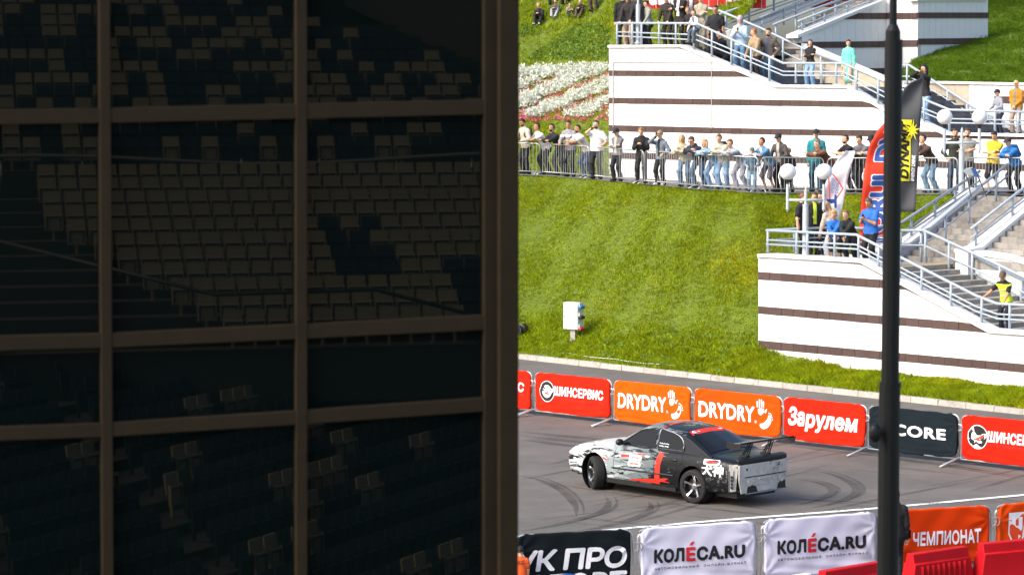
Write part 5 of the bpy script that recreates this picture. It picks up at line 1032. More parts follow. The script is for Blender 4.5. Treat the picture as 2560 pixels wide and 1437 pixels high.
def patch(name, x0, x1, w0, w1, off, m_, n=12, off2=None):
    mb2 = MB(); vs = []
    for i in range(n + 1):
        x = lerp(x0, x1, i / n); w_ = lerp(w0, w1, i / n)
        for j in range(n + 1): vs.append(gtop(x, lerp(-w_, w_, j / n), off))
    mb2.add(vs, [[i * (n + 1) + j, i * (n + 1) + j + 1, (i + 1) * (n + 1) + j + 1, (i + 1) * (n + 1) + j] for i in range(n) for j in range(n)]); return mb2.build(name, m_, car, world=False, smooth=True)
patch('rear_window', -.36, .37, .68, .53, .010, M_cg); patch('windshield', 1.50, 2.18, .56, .72, .010, M_cg)
o = patch('sun_strip', .24, .385, .565, .53, .014, M_red, 6); patch('roof_stripe', .95, 1.03, .60, .60, .006, M_red, 6)
m = MB(); v, f, sz = text2d('G', .05); m.add([gtop(.27 + .09 * b, .50 - .1 * a, .017) for a, b in v], f, M_wv)
m.add([gtop(x, y, .018) for x, y in ((.33, .35), (.335, -.4), (.31, -.45), (.305, .34))], [[0, 1, 2, 3]], M_wv); m.build('strip_print', None, car, world=False)
# panel gaps, sill, door handles, mirror
m = MB()
def gap(pts): m.tube([sp_(x, z, .0005, 1) for x, z in pts], .0055, 4)
def gapn(pts, n=8): gap([(lerp(pts[i][0], pts[i + 1][0], k / n), lerp(pts[i][1], pts[i + 1][1], k / n)) for i in range(len(pts) - 1) for k in range(n + 1)])
gapn([(1.04, .88), (1.03, .28)]); gapn([(2.12, .85), (2.16, .6), (2.14, .3)]); gapn([(.3, .88), (.27, .76), (.42, .62), (.47, .45), (.50, .28)]); gapn([(2.14, .29), (.5, .27)]); m.build('panel_gaps', M_trim, car, world=False)
m = MB(); m.tube([sp_(x, .475, .006) for x in np.linspace(.5, 2.2, 14)], .016, 6); m.build('rubbing_strip', M_trim, car, world=False)
for s in (1, -1):
    m = MB(); m.prism([(.42, s * .84, .185), (2.33, s * .84, .185), (2.33, s * .84, .27), (.42, s * .84, .255)], (0, s * .055, 0)); o = m.build('side_skirt', M_trim, car, world=False)
for x in (1.22, .50):
    m = MB(); c = sp_(x, .765, .012); m.ball(c, (.085, .014, .024), nu=12, nv=8); m.build('door_handle', M_bare if x > 1 else M_trim, car, world=False, smooth=True)
for s in (1, -1):
    m = MB(); m.ball((1.93, s * .93, .985), (.075, .10, .065), nu=14, nv=10); m.tube([(1.98, s * .80, .95), (1.95, s * .88, .96)], .025, 8); m.build('wing_mirror', M_trim, car, world=False, smooth=True)
# decals that follow the bodywork
def decal(mb, pts, m_, off=.006, n=5):
    xs = [p[0] for p in pts]; # strip quads given as pairs (left edge, right edge)
    mb.add([sp_(x, z, off) for x, z in pts], [list(range(len(pts)))], m_)
def strip(mb, a, b, wa, wb, m_, n=8, off=.005):
    d = Vector((b[0] - a[0], b[1] - a[1])).normalized(); nn = Vector((-d.y, d.x)); vs = []
    for i in range(n + 1):
        t = i / n; c = Vector(a).lerp(Vector(b), t); w_ = lerp(wa, wb, t) / 2; vs += [sp_(c.x + nn.x * w_, c.y + nn.y * w_, off), sp_(c.x - nn.x * w_, c.y - nn.y * w_, off)]
    mb.add(vs, [[2 * i, 2 * i + 1, 2 * i + 3, 2 * i + 2] for i in range(n)], m_)
m = MB(); strip(m, (.84, .885), (.93, .66), .13, .14, M_red); strip(m, (.93, .66), (.955, .23), .14, .13, M_red); strip(m, (1.75, .29), (.98, .33), .01, .09, M_red); strip(m, (.98, .33), (.66, .40), .09, .02, M_red); strip(m, (.98, .36), (.60, .33), .05, .005, M_red)
strip(m, (1.95, .72), (1.62, .75), .05, .02, M_red); strip(m, (1.5, .79), (1.30, .80), .02, .015, M_red); strip(m, (2.5, .65), (2.35, .6), .05, .02, M_red); m.build('red_stripe', None, car, world=False)
def sticker(x0, x1, z0, z1, txt, tm, name='sticker', bgm=None, bold=.05, extra=None):
    mb2 = MB(); n_ = 6; r_ = (z1 - z0) / 2 * .6
    P = []
    for cx_, cz_, a0 in ((x0 - r_, z1 - r_, 0), (x0 - r_, z0 + r_, -90), (x1 + r_, z0 + r_, -180), (x1 + r_, z1 - r_, -270)):
        for k in range(4): a = R(a0 - 0) + R(90 - 30 * k) * 1; P.append((cx_ + r_ * math.cos(R(a0 + 90 - 30 * k)), cz_ + r_ * math.sin(R(a0 + 90 - 30 * k))))
    if bgm: mb2.add([sp_(x, z, .007) for x, z in P], [list(range(len(P)))], bgm)
    v, f, sz = text2d(txt, bold); pad = .12; mb2.add([sp_(lerp(x0 - (x0 - x1) * pad, x1 + (x0 - x1) * pad, a), lerp(z0 + (z1 - z0) * .28, z1 - (z1 - z0) * .28, b), .009) for a, b in v], f, tm); return mb2.build(name, None, car, world=False)
sticker(1.93, 1.60, .80, .87, 'NWB', M_trim, 'lettering', None, .06)
sticker(1.72, 1.38, .665, .765, 'DRYDRY', mat('red_ink', 'b5251d', .5), 'sticker', M_wv, .03); sticker(1.75, 1.40, .55, .65, 'ШИНСЕРВИС', mat('red_ink', 'b5251d', .5), 'sticker', M_wv, .03)
sticker(-.28, -.68, .76, .86, 'ШИНСЕРВИС', M_red, 'sticker', M_wv, .03)
m = MB()
v, f, sz = text2d('犬神', .03); m.add([sp_(lerp(-.25, -.80, a), lerp(.56, .78, b), .008) for a, b in v], f, M_wv); m.build('sticker', None, car, world=False)
m = MB()
for s_, z_ in (('Drivers_name', 1.03), ('@drift_racing', .985)):
    v, f, sz = text2d('Penkovich_racing' if z_ > 1 else 'Fatality_racing', .02); m.add([Vector((lerp(.97, .72, a), yz(z_ + .03 * b) + .013, z_ - .01 + .03 * b)) for a, b in v], f, M_wv)
m.build('window_lettering', None, car, world=False)
# boot lid lip, bare rear panel and its details
m = MB(); m.prism([(-1.02, -.78, .80), (-1.14, -.74, .81), (-1.15, -.74, .90), (-1.0, -.76, .925)], (0, 1.52, 0)); o = m.build('boot_lip', M_trim, car, world=False); bv = o.modifiers.new('b', 'BEVEL'); bv.width = .025; bv.segments = 3; smooth_angle(o, 50)
m = MB(); m.prism([(-1.105, y, z) for y, z in ((-.66, .27), (.68, .27), (.75, .50), (.75, .80), (-.75, .80), (-.74, .50))], (-.035, 0, 0)); o = m.build('rear_panel', M_bare, car, world=False); bv = o.modifiers.new('b', 'BEVEL'); bv.width = .012; bv.segments = 2
XR = -1.142; m = MB(); m.tube([(XR, -.70, .565), (XR, 0, .56), (XR, .58, .565)], .010, 5)
for y, z, r_ in ((.52, .71, .022), (-.48, .72, .02), (-.5, .75, .012), (.1, .5, .012), (-.12, .5, .012)): m.lathe([(0, r_), (.008, r_), (.008, 0)], (XR, y, z), (-1, 0, 0), n=10)
m.prism([(XR, y, z) for y, z in ((-.70, .27), (-.42, .27), (-.46, .37), (-.56, .42), (-.68, .41))], (-.006, 0, 0)); m.prism([(XR, y, z) for y, z in ((.18, .27), (.52, .27), (.50, .38), (.38, .42), (.24, .38))], (-.006, 0, 0)); m.build('panel_openings', M_trim, car, world=False)
m = MB()
for y in (.45, -.56):
    m.lathe([(0, .065), (.02, .065), (.025, .05), (.012, .045), (.012, 0)], (XR, y, .46), (-1, 0, 0), n=14)
m.prism([(XR, y, z) for y, z in ((-.2, .50), (.2, .50), (.16, .535), (-.18, .54))], (-.03, 0, 0)); m.prism([(XR, y, z) for y, z in ((-.22, .40), (.2, .40), (.2, .412), (-.22, .412))], (-.015, 0, 0)); m.build('brackets', M_bare, car, world=False)
m = MB(); m.prism([(-1.11, .60, .76), (-1.11, .745, .80), (-.96, .86, .79), (-.96, .86, .66), (-1.11, .70, .62), (-1.11, .60, .62)], (0, 0, .02)); m.add([(-1.0, .868, .33), (-1.09, .80, .33), (-1.11, .76, .74), (-1.0, .868, .80)], [[0, 1, 2, 3]]); m.build('light_bay', M_bare, car, world=False)
m = MB()
for k in range(4): m.box((-1.03, .868, .40 + k * .065), (.055, -.035, 0), (.006, .008, 0), (0, 0, .022))
m.build('vent_slats', M_trim, car, world=False)
m = MB(); m.prism([(-1.05, .82, .31), (-.97, .885, .31), (-.97, .885, .70), (-1.05, .82, .70)], (-.012, -.012, 0)); m.build('vent_frame', mat('grey_vent', '55575a', .6), car, world=False)
m = MB(); m.tube([(-1.13, -.80, .275), (-1.15, -.2, .255), (-1.14, .55, .26)], .012, 6); m.build('hanging_bar', M_chr, car, world=False)
m = MB(); m.cuboid((-.95, -.6, .16), (-.4, .6, .26)); m.cuboid((.4, -.7, .14), (2.3, .7, .2)); m.cuboid((3.1, -.55, .2), (3.5, .55, .4)); m.build('underbody', M_trim, car, world=False)
# rear wing
m = MB(); af = [(-.16, .03), (-.10, .0), (.0, -.018), (.12, -.012), (.16, .004), (.10, .012), (.0, .008), (-.10, .022), (-.16, .045)]
m.prism([(-1.06 + -a, -.84, 1.235 + b) if False else (-1.08 + a, -.84, 1.185 + b) for a, b in af], (0, 1.68, 0)); m.build('wing_blade', mat('carbon_black', '17181a', .35, var=.15, scale=30, coat=.3), car, world=False)
for s in (1, -1):
    m = MB(); m.prism([(-1.29, s * .845, 1.22), (-1.24, s * .845, 1.11), (-.98, s * .845, 1.09), (-.88, s * .845, 1.13), (-.90, s * .845, 1.23), (-1.1, s * .845, 1.21)], (0, s * .012, 0)); m.build('end_plate', mat('carbon_black', '17181a', .35, var=.15, scale=30, coat=.3), car, world=False)
    for xx in (-1.0,):
        m = MB()
        for dy in (-.03, .03):
            m.tube([(-.86, s * .33 + dy, .90), (-1.05, s * .33 + dy, 1.18)], .012, 6); m.tube([(-.98, s * .33 + dy, .90), (-1.10, s * .33 + dy, 1.175)], .012, 6); m.tube([(-.87, s * .33 + dy, .99), (-1.0, s * .33 + dy, 1.02)], .009, 5); m.tube([(-.94, s * .33 + dy, 1.08), (-1.04, s * .33 + dy, 1.1)], .009, 5)
        m.cuboid((-1.02, s * .33 - .05, .905), (-.82, s * .33 + .05, .94)); m.build('wing_stand', M_trim, car, world=False)
# nose
for s in (1, -1):
    m = MB(); m.ball((3.44, s * .66, .635), (.15, .14, .072), nu=14, nv=10); m.build('headlight', mat('headlight_lens', 'b9a9a4', .15, var=.1, spec=.8), car, world=False, smooth=True)
m = MB(); m.cuboid((3.25, -.70, .26), (3.52, .70, .50)); o = m.build('front_bar', M_trim, car, world=False)
m = MB(); m.tube([(3.40, .62, .33), (3.58, .62, .33)], .06, 12); m.build('brake_duct', mat('orange_duct', 'c9a98a', .7), car, world=False, smooth=True)
for x, z, w_ in ((3.0, .87, .3), (2.7, .9, .2)):
    m = MB(); m.prism([(x, -w_, z - .06), (x + .12, -w_, z - .07), (x + .02, -w_, z - .01)], (0, 2 * w_, 0)); m.build('bonnet_vent', M_car if x > 2.9 else M_trim, car, world=False)
# wheels
def wheel(x, y, side, steer=0, camber=0):
    t = thing('wheel', None, None); t.parent = car; t.location = (x, y, .345 / 1.09); t.scale = (1.06, 1.0, 1.06 / 1.09); t.rotation_euler = (camber, 0, steer); S_ = side
    m = MB(); m.lathe([(-.118, .235), (-.122, .28), (-.108, .315), (-.07, .325), (.07, .325), (.108, .315), (.122, .28), (.118, .235)], (0, 0, 0), (0, S_, 0), n=44); m.build('tyre', M_tyre, t, world=False, smooth=True)
    m = MB(); m.lathe([(.117, .240), (.122, .236), (.115, .224), (.05, .215), (-.10, .21), (-.10, .05)], (0, 0, 0), (0, S_, 0), n=44); m.build('rim', M_gun, t, world=False, smooth=True)
    m = MB()
    for k in range(5):
        a = 2 * math.pi * k / 5 + .35; er = Vector((math.cos(a), 0, math.sin(a))); et = Vector((-math.sin(a), 0, math.cos(a))); ey = Vector((0, S_, 0))
        q = [(.04, .030, .045), (.10, .026, .05), (.17, .022, .075), (.222, .030, .105)]; vs = []
        for r_, w_, h_ in q: vs += [er * r_ - et * w_ + ey * (h_ - .02), er * r_ - et * w_ * .6 + ey * h_, er * r_ + et * w_ * .6 + ey * h_, er * r_ + et * w_ + ey * (h_ - .02)]
        m.add(vs, [[i * 4 + j, i * 4 + j + 1, (i + 1) * 4 + j + 1, (i + 1) * 4 + j] for i in range(3) for j in range(3)])
    m.lathe([(.03, .06), (.055, .055), (.06, .035), (.075, .03), (.075, 0)], (0, 0, 0), (0, S_, 0), n=20); m.build('spokes', mat('polished_spoke', 'c9cacd', .18, metal=.9, var=.05), t, world=False)
    m = MB(); m.lathe([(.0, .17), (.012, .17), (.012, 0)], (0, 0, 0), (0, S_, 0), n=24); m.build('brake_disc', mat('brake_steel', '3a3a3c', .4, metal=.8), t, world=False)
wheel(0, .755, 1, 0, -R(2)); wheel(0, -.755, -1, 0, R(2)); wheel(2.73, .77, 1, R(-32)); wheel(2.73, -.75, -1, R(-24))
for x, r_ in ((0, .366), (2.73, .372)):
    for s in (1, -1): m = MB(); m.lathe([(0, 0), (.0, r_), (.34, r_)], (x, s * .485, .335), (0, s, 0), n=36); m.build('arch_liner', M_trim, car, world=False)
# ------------------------------------------------------------------ people: one continuous body each
def surfnet(F, org, h):
    S = F < 0; nx, ny, nz = F.shape
    c = np.zeros((nx - 1, ny - 1, nz - 1, 3), np.float32); cnt = np.zeros((nx - 1, ny - 1, nz - 1), np.float32)
    base = [(0, 0), (0, 1), (1, 0), (1, 1)]
    for ax in range(3):
        a = [slice(None)] * 3; b = [slice(None)] * 3; a[ax] = slice(0, -1); b[ax] = slice(1, None)
        Fa = F[tuple(a)]; Fb = F[tuple(b)]; X = (S[tuple(a)] != S[tuple(b)]); t = np.where(X, Fa / (Fa - Fb + 1e-12), 0)
        o1, o2 = [k for k in range(3) if k != ax]
        for i, j in base:
            sl_ = [slice(None)] * 3; sl_[ax] = slice(None); sl_[o1] = slice(i, i + F.shape[o1] - 1); sl_[o2] = slice(j, j + F.shape[o2] - 1)
            Xs = X[tuple(sl_)]; ts = t[tuple(sl_)]; cnt += Xs
            c[..., ax] += Xs * ts; c[..., o1] += Xs * i; c[..., o2] += Xs * j
    act = cnt > 0; idx = -np.ones(act.shape, np.int64); idx[act] = np.arange(act.sum()); ii = np.argwhere(act)
    V = (ii + c[act] / cnt[act][:, None]) * h + np.array(org); Q = []
    for ax in range(3):
        a = [slice(None)] * 3; b = [slice(None)] * 3; a[ax] = slice(0, -1); b[ax] = slice(1, None)
        X = S[tuple(a)] != S[tuple(b)]; o1, o2 = [(1, 2), (2, 0), (0, 1)][ax]; e = np.argwhere(X); e = e[(e[:, o1] > 0) & (e[:, o2] > 0)]
        e = e[(e[:, o1] < F.shape[o1] - 1) & (e[:, o2] < F.shape[o2] - 1)]
        ins = S[tuple(e.T)]
        def cell(d1, d2):
            q = e.copy(); q[:, o1] -= d1; q[:, o2] -= d2; return idx[tuple(q.T)]
        q = np.stack([cell(1, 1), cell(0, 1), cell(0, 0), cell(1, 0)], 1); q[~ins] = q[~ins][:, ::-1]; Q.append(q)
    return V, np.concatenate(Q)
def d_cone(P, a, b, ra, rb, n=None, q=1):
    a = np.array(a, np.float32); b = np.array(b, np.float32); pa = P - a; ba = b - a
    if n is not None: pa = pa + ((pa @ np.array(n, np.float32)) * (1 / q - 1))[..., None] * np.array(n, np.float32)
    t = np.clip((pa @ ba) / max(ba @ ba, 1e-9), 0, 1); return np.sqrt(((pa - t[..., None] * ba) ** 2).sum(-1)) - (ra + (rb - ra) * t)
def d_ell(P, c, r, fr=None):
    p = P - np.array(c, np.float32)
    if fr is not None: p = p @ np.array(fr, np.float32).T
    r = np.array(r, np.float32); return (np.sqrt(((p / r) ** 2).sum(-1)) - 1) * r.min()
def evalp(P, pr):
    return d_cone(P, *pr[2:8]) if pr[0] == 'c' else d_ell(P, *pr[2:5])
def ik(a, b, l1, l2, pole):
    a = Vector(a); b = Vector(b); d = b - a; L = min(d.length, (l1 + l2) * .995); d.normalize(); b = a + d * L
    x = (l1 * l1 - l2 * l2 + L * L) / (2 * L); h = math.sqrt(max(l1 * l1 - x * x, 0)); p = Vector(pole); p = p - d * p.dot(d); p.normalize()
    return a + d * x + p * h, b
POSES = {  # hip y,z  lean  side  handR handL  footR footL  head pitch
 'stand': dict(hip=(0, .93), lean=2, hr=(.23, .02, .80), hl=(-.23, .02, .80), fr=(.10, .02), fl=(-.11, 0), hp=8),
 'pocket': dict(hip=(0, .93), lean=3, hr=(.19, .08, .93), hl=(-.19, .08, .93), fr=(.12, .03), fl=(-.11, -.03), hp=8),
 'lean': dict(hip=(-.30, .88), lean=38, hr=(-.10, .30, 1.08), hl=(.08, .33, 1.10), fr=(.10, -.28), fl=(-.10, -.42), hp=-8),
 'slump': dict(hip=(-.36, .84), lean=52, hr=(-.12, .30, 1.08), hl=(.10, .32, 1.09), fr=(.10, -.30), fl=(-.12, -.5), hp=-15),
 'rail': dict(hip=(-.06, .92), lean=12, hr=(.18, .30, 1.02), hl=(-.18, .30, 1.02), fr=(.10, -.05), fl=(-.10, -.08), hp=8),
 'phone': dict(hip=(0, .93), lean=4, hr=(.05, .30, 1.22), hl=(-.05, .30, 1.21), fr=(.11, .02), fl=(-.11, -.02), hp=24),
 'photo': dict(hip=(0, .93), lean=4, hr=(.03, .25, 1.56), hl=(-.22, .2, 1.0), fr=(.11, .0), fl=(-.11, -.02), hp=2),
 'camera': dict(hip=(0, .93), lean=5, hr=(.06, .22, 1.55), hl=(-.06, .24, 1.53), fr=(.11, .0), fl=(-.11, -.02), hp=0),
 'cross': dict(hip=(0, .93), lean=2, hr=(-.15, .17, 1.18), hl=(.15, .19, 1.14), fr=(.12, .02), fl=(-.12, -.02), hp=5),
 'clasp': dict(hip=(0, .93), lean=3, hr=(.02, .18, .92), hl=(-.03, .2, .92), fr=(.11, .02), fl=(-.11, -.02), hp=8),
 'sit': dict(hip=(-.2, .14), lean=18, hr=(.03, .28, .42), hl=(-.04, .30, .40), fr=(.12, .36), fl=(-.10, .34), hp=5, fz=-.12),
 'crouch': dict(hip=(-.15, .45), lean=28, hr=(.05, .38, 1.0), hl=(-.05, .38, 1.0), fr=(.14, .22), fl=(-.12, -.2), hp=0),
 'perch': dict(hip=(-.1, .86), lean=22, hr=(.30, .25, .62), hl=(-.05, .28, .98), fr=(.14, .30), fl=(-.10, .22), hp=10, fz=.12),
 'reach': dict(hip=(-.05, .92), lean=18, hr=(.62, .42, 1.06), hl=(-.12, .30, .92), fr=(.10, -.02), fl=(-.12, -.04), hp=25),
}
SKIN = dict(f='d9a684', t='b98562', d='8a5a40')
PN = [0]; HANDS = {}
def person(loc, H, pose, ang, shirt, pants, hair='2a1d16', skin='f', label='', group=None, sleeve='long', shorts=False, beard=None, long_=0, cap=None, coat=0, hood=None, shades=False,
           vest=None, shoes='26262a', side=0, turn=0, thick=1.0, fem=False, pack=None, curly=0, bald=False, stripe=None, inner=None, brim=True, kid=False, pat=0, bag=None, hp=None, glasses=False, rail=None):
    k = H / 1.75; A = dict(POSES[pose])
    if rail:
        for h_ in ('hr', 'hl'): A[h_] = (A[h_][0], A[h_][1], (rail + .05) / k)
    hs = 1 + (.12 if H < 1.5 else 0)
    hy, hz = A['hip']; ln = R(A['lean']); d = Vector((math.sin(R(side)), math.sin(ln), math.cos(ln))).normalized(); xr = Vector((1, 0, -math.sin(R(side)))).normalized(); fw = d.cross(xr)
    hip = Vector((0, hy, hz)); chest = hip + d * .33; nb = hip + d * .50; sh = .185 * (.9 if fem else 1)
    hd = (d * .5 + Vector((0, .0, 1))).normalized(); nt_ = nb + hd * .09
    pt = R(-(A['hp'] if hp is None else hp)); yaw = R(turn)
    fwd = Vector((-math.sin(yaw) * math.cos(pt), math.cos(yaw) * math.cos(pt), math.sin(pt))); rt = Vector((math.cos(yaw), math.sin(yaw), 0)); up = rt.cross(fwd)
    hc = nt_ + up * .10 * hs + fwd * .02; FR = [list(rt), list(fwd), list(up)]
    pr = []; TH_ = thick * (.93 if fem else 1)
    def C(a, b, ra, rb, reg, n=None, q=1): pr.append(('c', reg, tuple(a), tuple(b), ra, rb, None if n is None else tuple(n), q))
    nfw = tuple(fw.normalized())
    ws = .138 if fem else .158
    C(hip - d * .05, hip + d * .14, .178 * TH_, (ws + .008) * TH_, 1, nfw, .74); C(hip + d * .12, chest, ws * TH_, .178 * TH_, 1, nfw, .68); C(chest, nb - d * .06, .178 * TH_, .14, 1, nfw, .66)
    C(nb - d * .065 + xr * sh * .82, nb - d * .065 - xr * sh * .82, .070, .070, 1)
    C(hip - d * .09, hip - d * .02, .15 * TH_, .16 * TH_, 2, nfw, .80)
    C(nb - d * .0, nt_ + hd * .03, .056, .053, 0)
    if sleeve == 'long' and not fem: C(nb - fw * .02 + xr * .035, nb - fw * .02 - xr * .035, .052, .052, 1)
    pr.append(('e', 0, tuple(hc + up * .02), (.077 * hs, .098 * hs, .105 * hs), FR)); pr.append(('e', 0, tuple(hc + fwd * .025 - up * .055), (.055 * hs, .065 * hs, .065 * hs), FR))
    C(hc + fwd * .095 * hs + up * .015, hc + fwd * .112 * hs - up * .022, .010, .016, 0)
    for s in (-1, 1): pr.append(('e', 0, tuple(hc + rt * s * .078 * hs - fwd * .005), (.012, .022, .034), FR))
    fz = A.get('fz', 0); hands = []
    for s, hk, fk in ((1, 'hr', 'fr'), (-1, 'hl', 'fl')):
        S = nb - d * .07 + xr * sh * s; T = Vector(A[hk]); pole = Vector((s * .7, -.5, -.8)) if pose not in ('lean', 'slump') else Vector((s * 1.0, -.1, -.3))
        e, wv = ik(S, T, .285, .26, pole); sl_ = sleeve
        if sl_ == 'short': C(S, lerp(S, e, .62), .068 * thick, .070 * thick, 1); C(lerp(S, e, .5), e, .046 * thick, .042, 0); C(e, wv, .043, .029, 0)
        else: C(S, e, .068 * thick, .062, 1); C(e, lerp(e, wv, .93), .061, .046, 6 if stripe == 'sleeve' else 1)
        if stripe == 'sleeve': C(lerp(S, e, .3), e, .062, .052, 6)
        dr = (wv - e).normalized(); pc = wv + dr * .045; C(wv, pc + dr * .02, .028, .034, 0); hands.append((wv, dr, s, pc)); HANDS[s] = pc
        hj = hip + xr * s * .09 - d * .03; f = Vector((A[fk][0] * (1 if s > 0 else 1), A[fk][1] if pose in ('sit', 'crouch', 'perch') else A[fk][1], .09 + fz))
        kn, an = ik(hj, f, .43, .42, (s * .12, 1, .1)); lw = 1.12 if fem else 1.05
        C(hj, kn, .095 * thick, .076 if not fem else .068, 2)
        if shorts: C(lerp(hj, kn, .85), kn, .075, .074, 2); C(kn, an, .052, .036, 0)
        else: C(kn, an - Vector((0, 0, .03)), .074 * lw, .070 * lw, 2)
        tf = Vector((s * .25, 1, 0)).normalized() * .15; fo = Vector((an.x, an.y, fz + .045)); C(fo - tf * .35, fo + tf, .046, .040, 3, (0, 0, 1), .9)
    if coat: C(hip + d * .2, Vector((0, hy * .6, hz - coat)), .15, .21, 1, (0, 1, 0), .72)
    if hood == 'scarf': pr.append(('e', 5, tuple(hc + up * .015 - fwd * .015), (.098, .115, .128), FR)); C(nb, nt_, .10, .08, 5)
    if hood == 'up': pr.append(('e', 1, tuple(hc + up * .015 - fwd * .02), (.105, .122, .135), FR)); C(nb, nt_, .11, .09, 1)
    if hood == 'down': C(nb - fw * .07 + xr * .06, nb - fw * .07 - xr * .06, .06, .06, 1)
    # evaluate
    pts = np.array([p for q in pr for p in ([q[2], q[3]] if q[0] == 'c' else [q[2]])]); lo = pts.min(0) - .27; hi = pts.max(0) + .27; lo[2] = max(lo[2], fz - .05)
    h = .023 / k * max(k, .8); n = np.ceil((hi - lo) / h).astype(int) + 1
    X, Y, Z = np.meshgrid(*[lo[i] + np.arange(n[i]) * h for i in range(3)], indexing='ij'); P = np.stack([X, Y, Z], -1).astype(np.float32)
    F = np.full(P.shape[:3], 9., np.float32)
    for q in pr:
        c_ = (np.array(q[2]) + np.array(q[3])) / 2 if q[0] == 'c' else np.array(q[2])
        rad = .30 + (np.linalg.norm(np.array(q[2]) - np.array(q[3])) / 2 if q[0] == 'c' else .0)
        a0 = np.maximum(((c_ - rad - lo) / h).astype(int), 0); a1 = np.minimum(((c_ + rad - lo) / h).astype(int) + 2, n); sl_ = tuple(slice(a0[i], a1[i]) for i in range(3))
        D = evalp(P[sl_], q); kk = .035 if q[1] in (1, 2) else .014; G = F[sl_]; hh = np.clip(.5 + .5 * (G - D) / kk, 0, 1); F[sl_] = G + (D - G) * hh - kk * hh * (1 - hh)
    ph = PN[0] * 1.7; body = (Z < nb.z - .02); F += body * (.006 * np.sin(38 * Z + 14 * X + ph) * np.sin(17 * X + 23 * Y - 9 * Z + ph * 2) + .004 * np.sin(70 * Z - 31 * X + ph) * np.sin(45 * X + 37 * Y + 20 * Z))
    V, Q = surfnet(F, lo, h); FC = V[Q].mean(1); D = np.stack([evalp(FC, q) for q in pr], 1); reg = np.array([q[1] for q in pr])[D.argmin(1)]
    loc_h = (FC - np.array(hc)) @ np.array(FR).T; isface = reg == 0
    if beard: reg[isface & (loc_h[:, 2] < -.055) & (loc_h[:, 1] > .015) & (loc_h[:, 2] > -.118) & (np.abs(loc_h[:, 0]) < .085)] = 4
    if hood in ('scarf', 'up'): pass
    tl = (FC - np.array(hip)) @ np.array(d); Dt = np.stack([D[:, i] for i in (0, 1, 2, 4)], 1).min(1); ntor = Dt < np.where(D > 8, D, D)[:, 5:].min(1) - .03
    if not coat: tor = ((reg == 1) | (reg == 2)) & (Dt < .035) & (tl < .2); reg[tor] = np.where(tl[tor] > -.075, 1, 2)
    if inner: reg[(reg == 1) & (np.abs(FC[:, 0]) < .05) & (((FC - np.array(chest)) @ np.array(fw)) > .05) & (tl > 0)] = 7
    if vest: tors = (reg == 1) & (D[:, :4].argmin(1) >= 0) & (D[:, :4].min(1) < .03); reg[tors & (tl < .47)] = 5; reg[tors & (((tl > .12) & (tl < .17)) | ((tl > .26) & (tl < .31)))] = 8
    if stripe == 'chest': reg[(reg == 1) & (tl > .33) & (tl < .40)] = 6
    root = thing('person', label, 'person', loc, math.pi - R(ang), group)
    nm = PN[0]; PN[0] += 1
    msk = mat('skin', SKIN.get(skin, skin), .55, var=.06); ms = [msk, mat('shirt_cloth', shirt, .85, var=.10 + pat, scale=14 if not pat else 22, bump=.3), mat('trouser_cloth', pants or shirt, .85, var=.14, scale=9, bump=.3), mat('shoe', shoes, .6),
                                                   mat('hair', hair, .6, var=.25, scale=40), mat('overwear_cloth', vest or (bag or 'a8a0a6') if hood != 'scarf' else 'a39aa3', .7, var=.05), mat('trim_cloth', stripe_col(stripe, shirt), .8), mat('inner_cloth', inner or 'dddddd', .8),
                                                   mat('reflective_tape', 'a9adac', .4), mat('eye', '15100e', .3), mat('lips', '9c5a4c', .5)]
    V = V * k; mb = MB(); nb0 = len(V)
    ex = MB()
    for (wv, dr, s, pc) in hands:
        sidev = dr.cross(Vector((0, 0, 1))); sidev = sidev.normalized() if sidev.length > .1 else Vector((1, 0, 0)); dn = dr.cross(sidev)
        if dn.z > 0: dn = -dn
        for i in range(4):
            b0 = pc + dr * .02 + sidev * (i - 1.5) * .019; L = (.036, .042, .039, .030)[i]
            p1 = b0 + dr * L * .9 + dn * .006; p2 = p1 + dr * L * .55 + dn * L * .5; p3 = p2 + dn * L * .45; ex.tube([b0, p1, p2, p3], .0095, 5, r2=.0075)
        tb = wv + dr * .02 + sidev * .03; ex.tube([tb, tb + sidev * .022 + dr * .025, tb + sidev * .02 + dr * .055], .011, 5, r2=.009)
    nf_f = len(ex.f)
    if not (hood == 'mask'):
        for s in (-1, 1):
            ec = hc + rt * s * .031 * hs + fwd * .097 * hs + up * .022
            if shades: ex.ball(ec, .021, nu=6, nv=4)
            else: ex.ball(ec, .009, nu=6, nv=4)
        nf_e = len(ex.f)
        for s in (-1, 1):
            ec = hc + rt * s * .031 * hs + fwd * .1 * hs + up * .042; ex.tube([ec - rt * .016, ec + rt * .016], .0035, 4)
        nf_b = len(ex.f); ex.tube([hc + fwd * .098 - up * .048 - rt * .018, hc + fwd * .103 - up * .048, hc + fwd * .098 - up * .048 + rt * .018], .006, 4)
    allv = [tuple(v) for v in V] + [tuple(v * k) for v in ex.v]; faces = Q.tolist() + [[i + nb0 for i in f] for f in ex.f]
    me = bpy.data.meshes.new('body'); me.from_pydata(allv, [], faces)
    for m in ms: me.materials.append(m)
    er = [0] * nf_f + [9] * (nf_e - nf_f) + [4] * (nf_b - nf_e) + [10] * (len(ex.f) - nf_b)
    me.polygons.foreach_set('material_index', list(reg) + er); me.polygons.foreach_set('use_smooth', [True] * len(faces))
    o = bpy.data.objects.new('body', me); COL.objects.link(o); o.parent = root
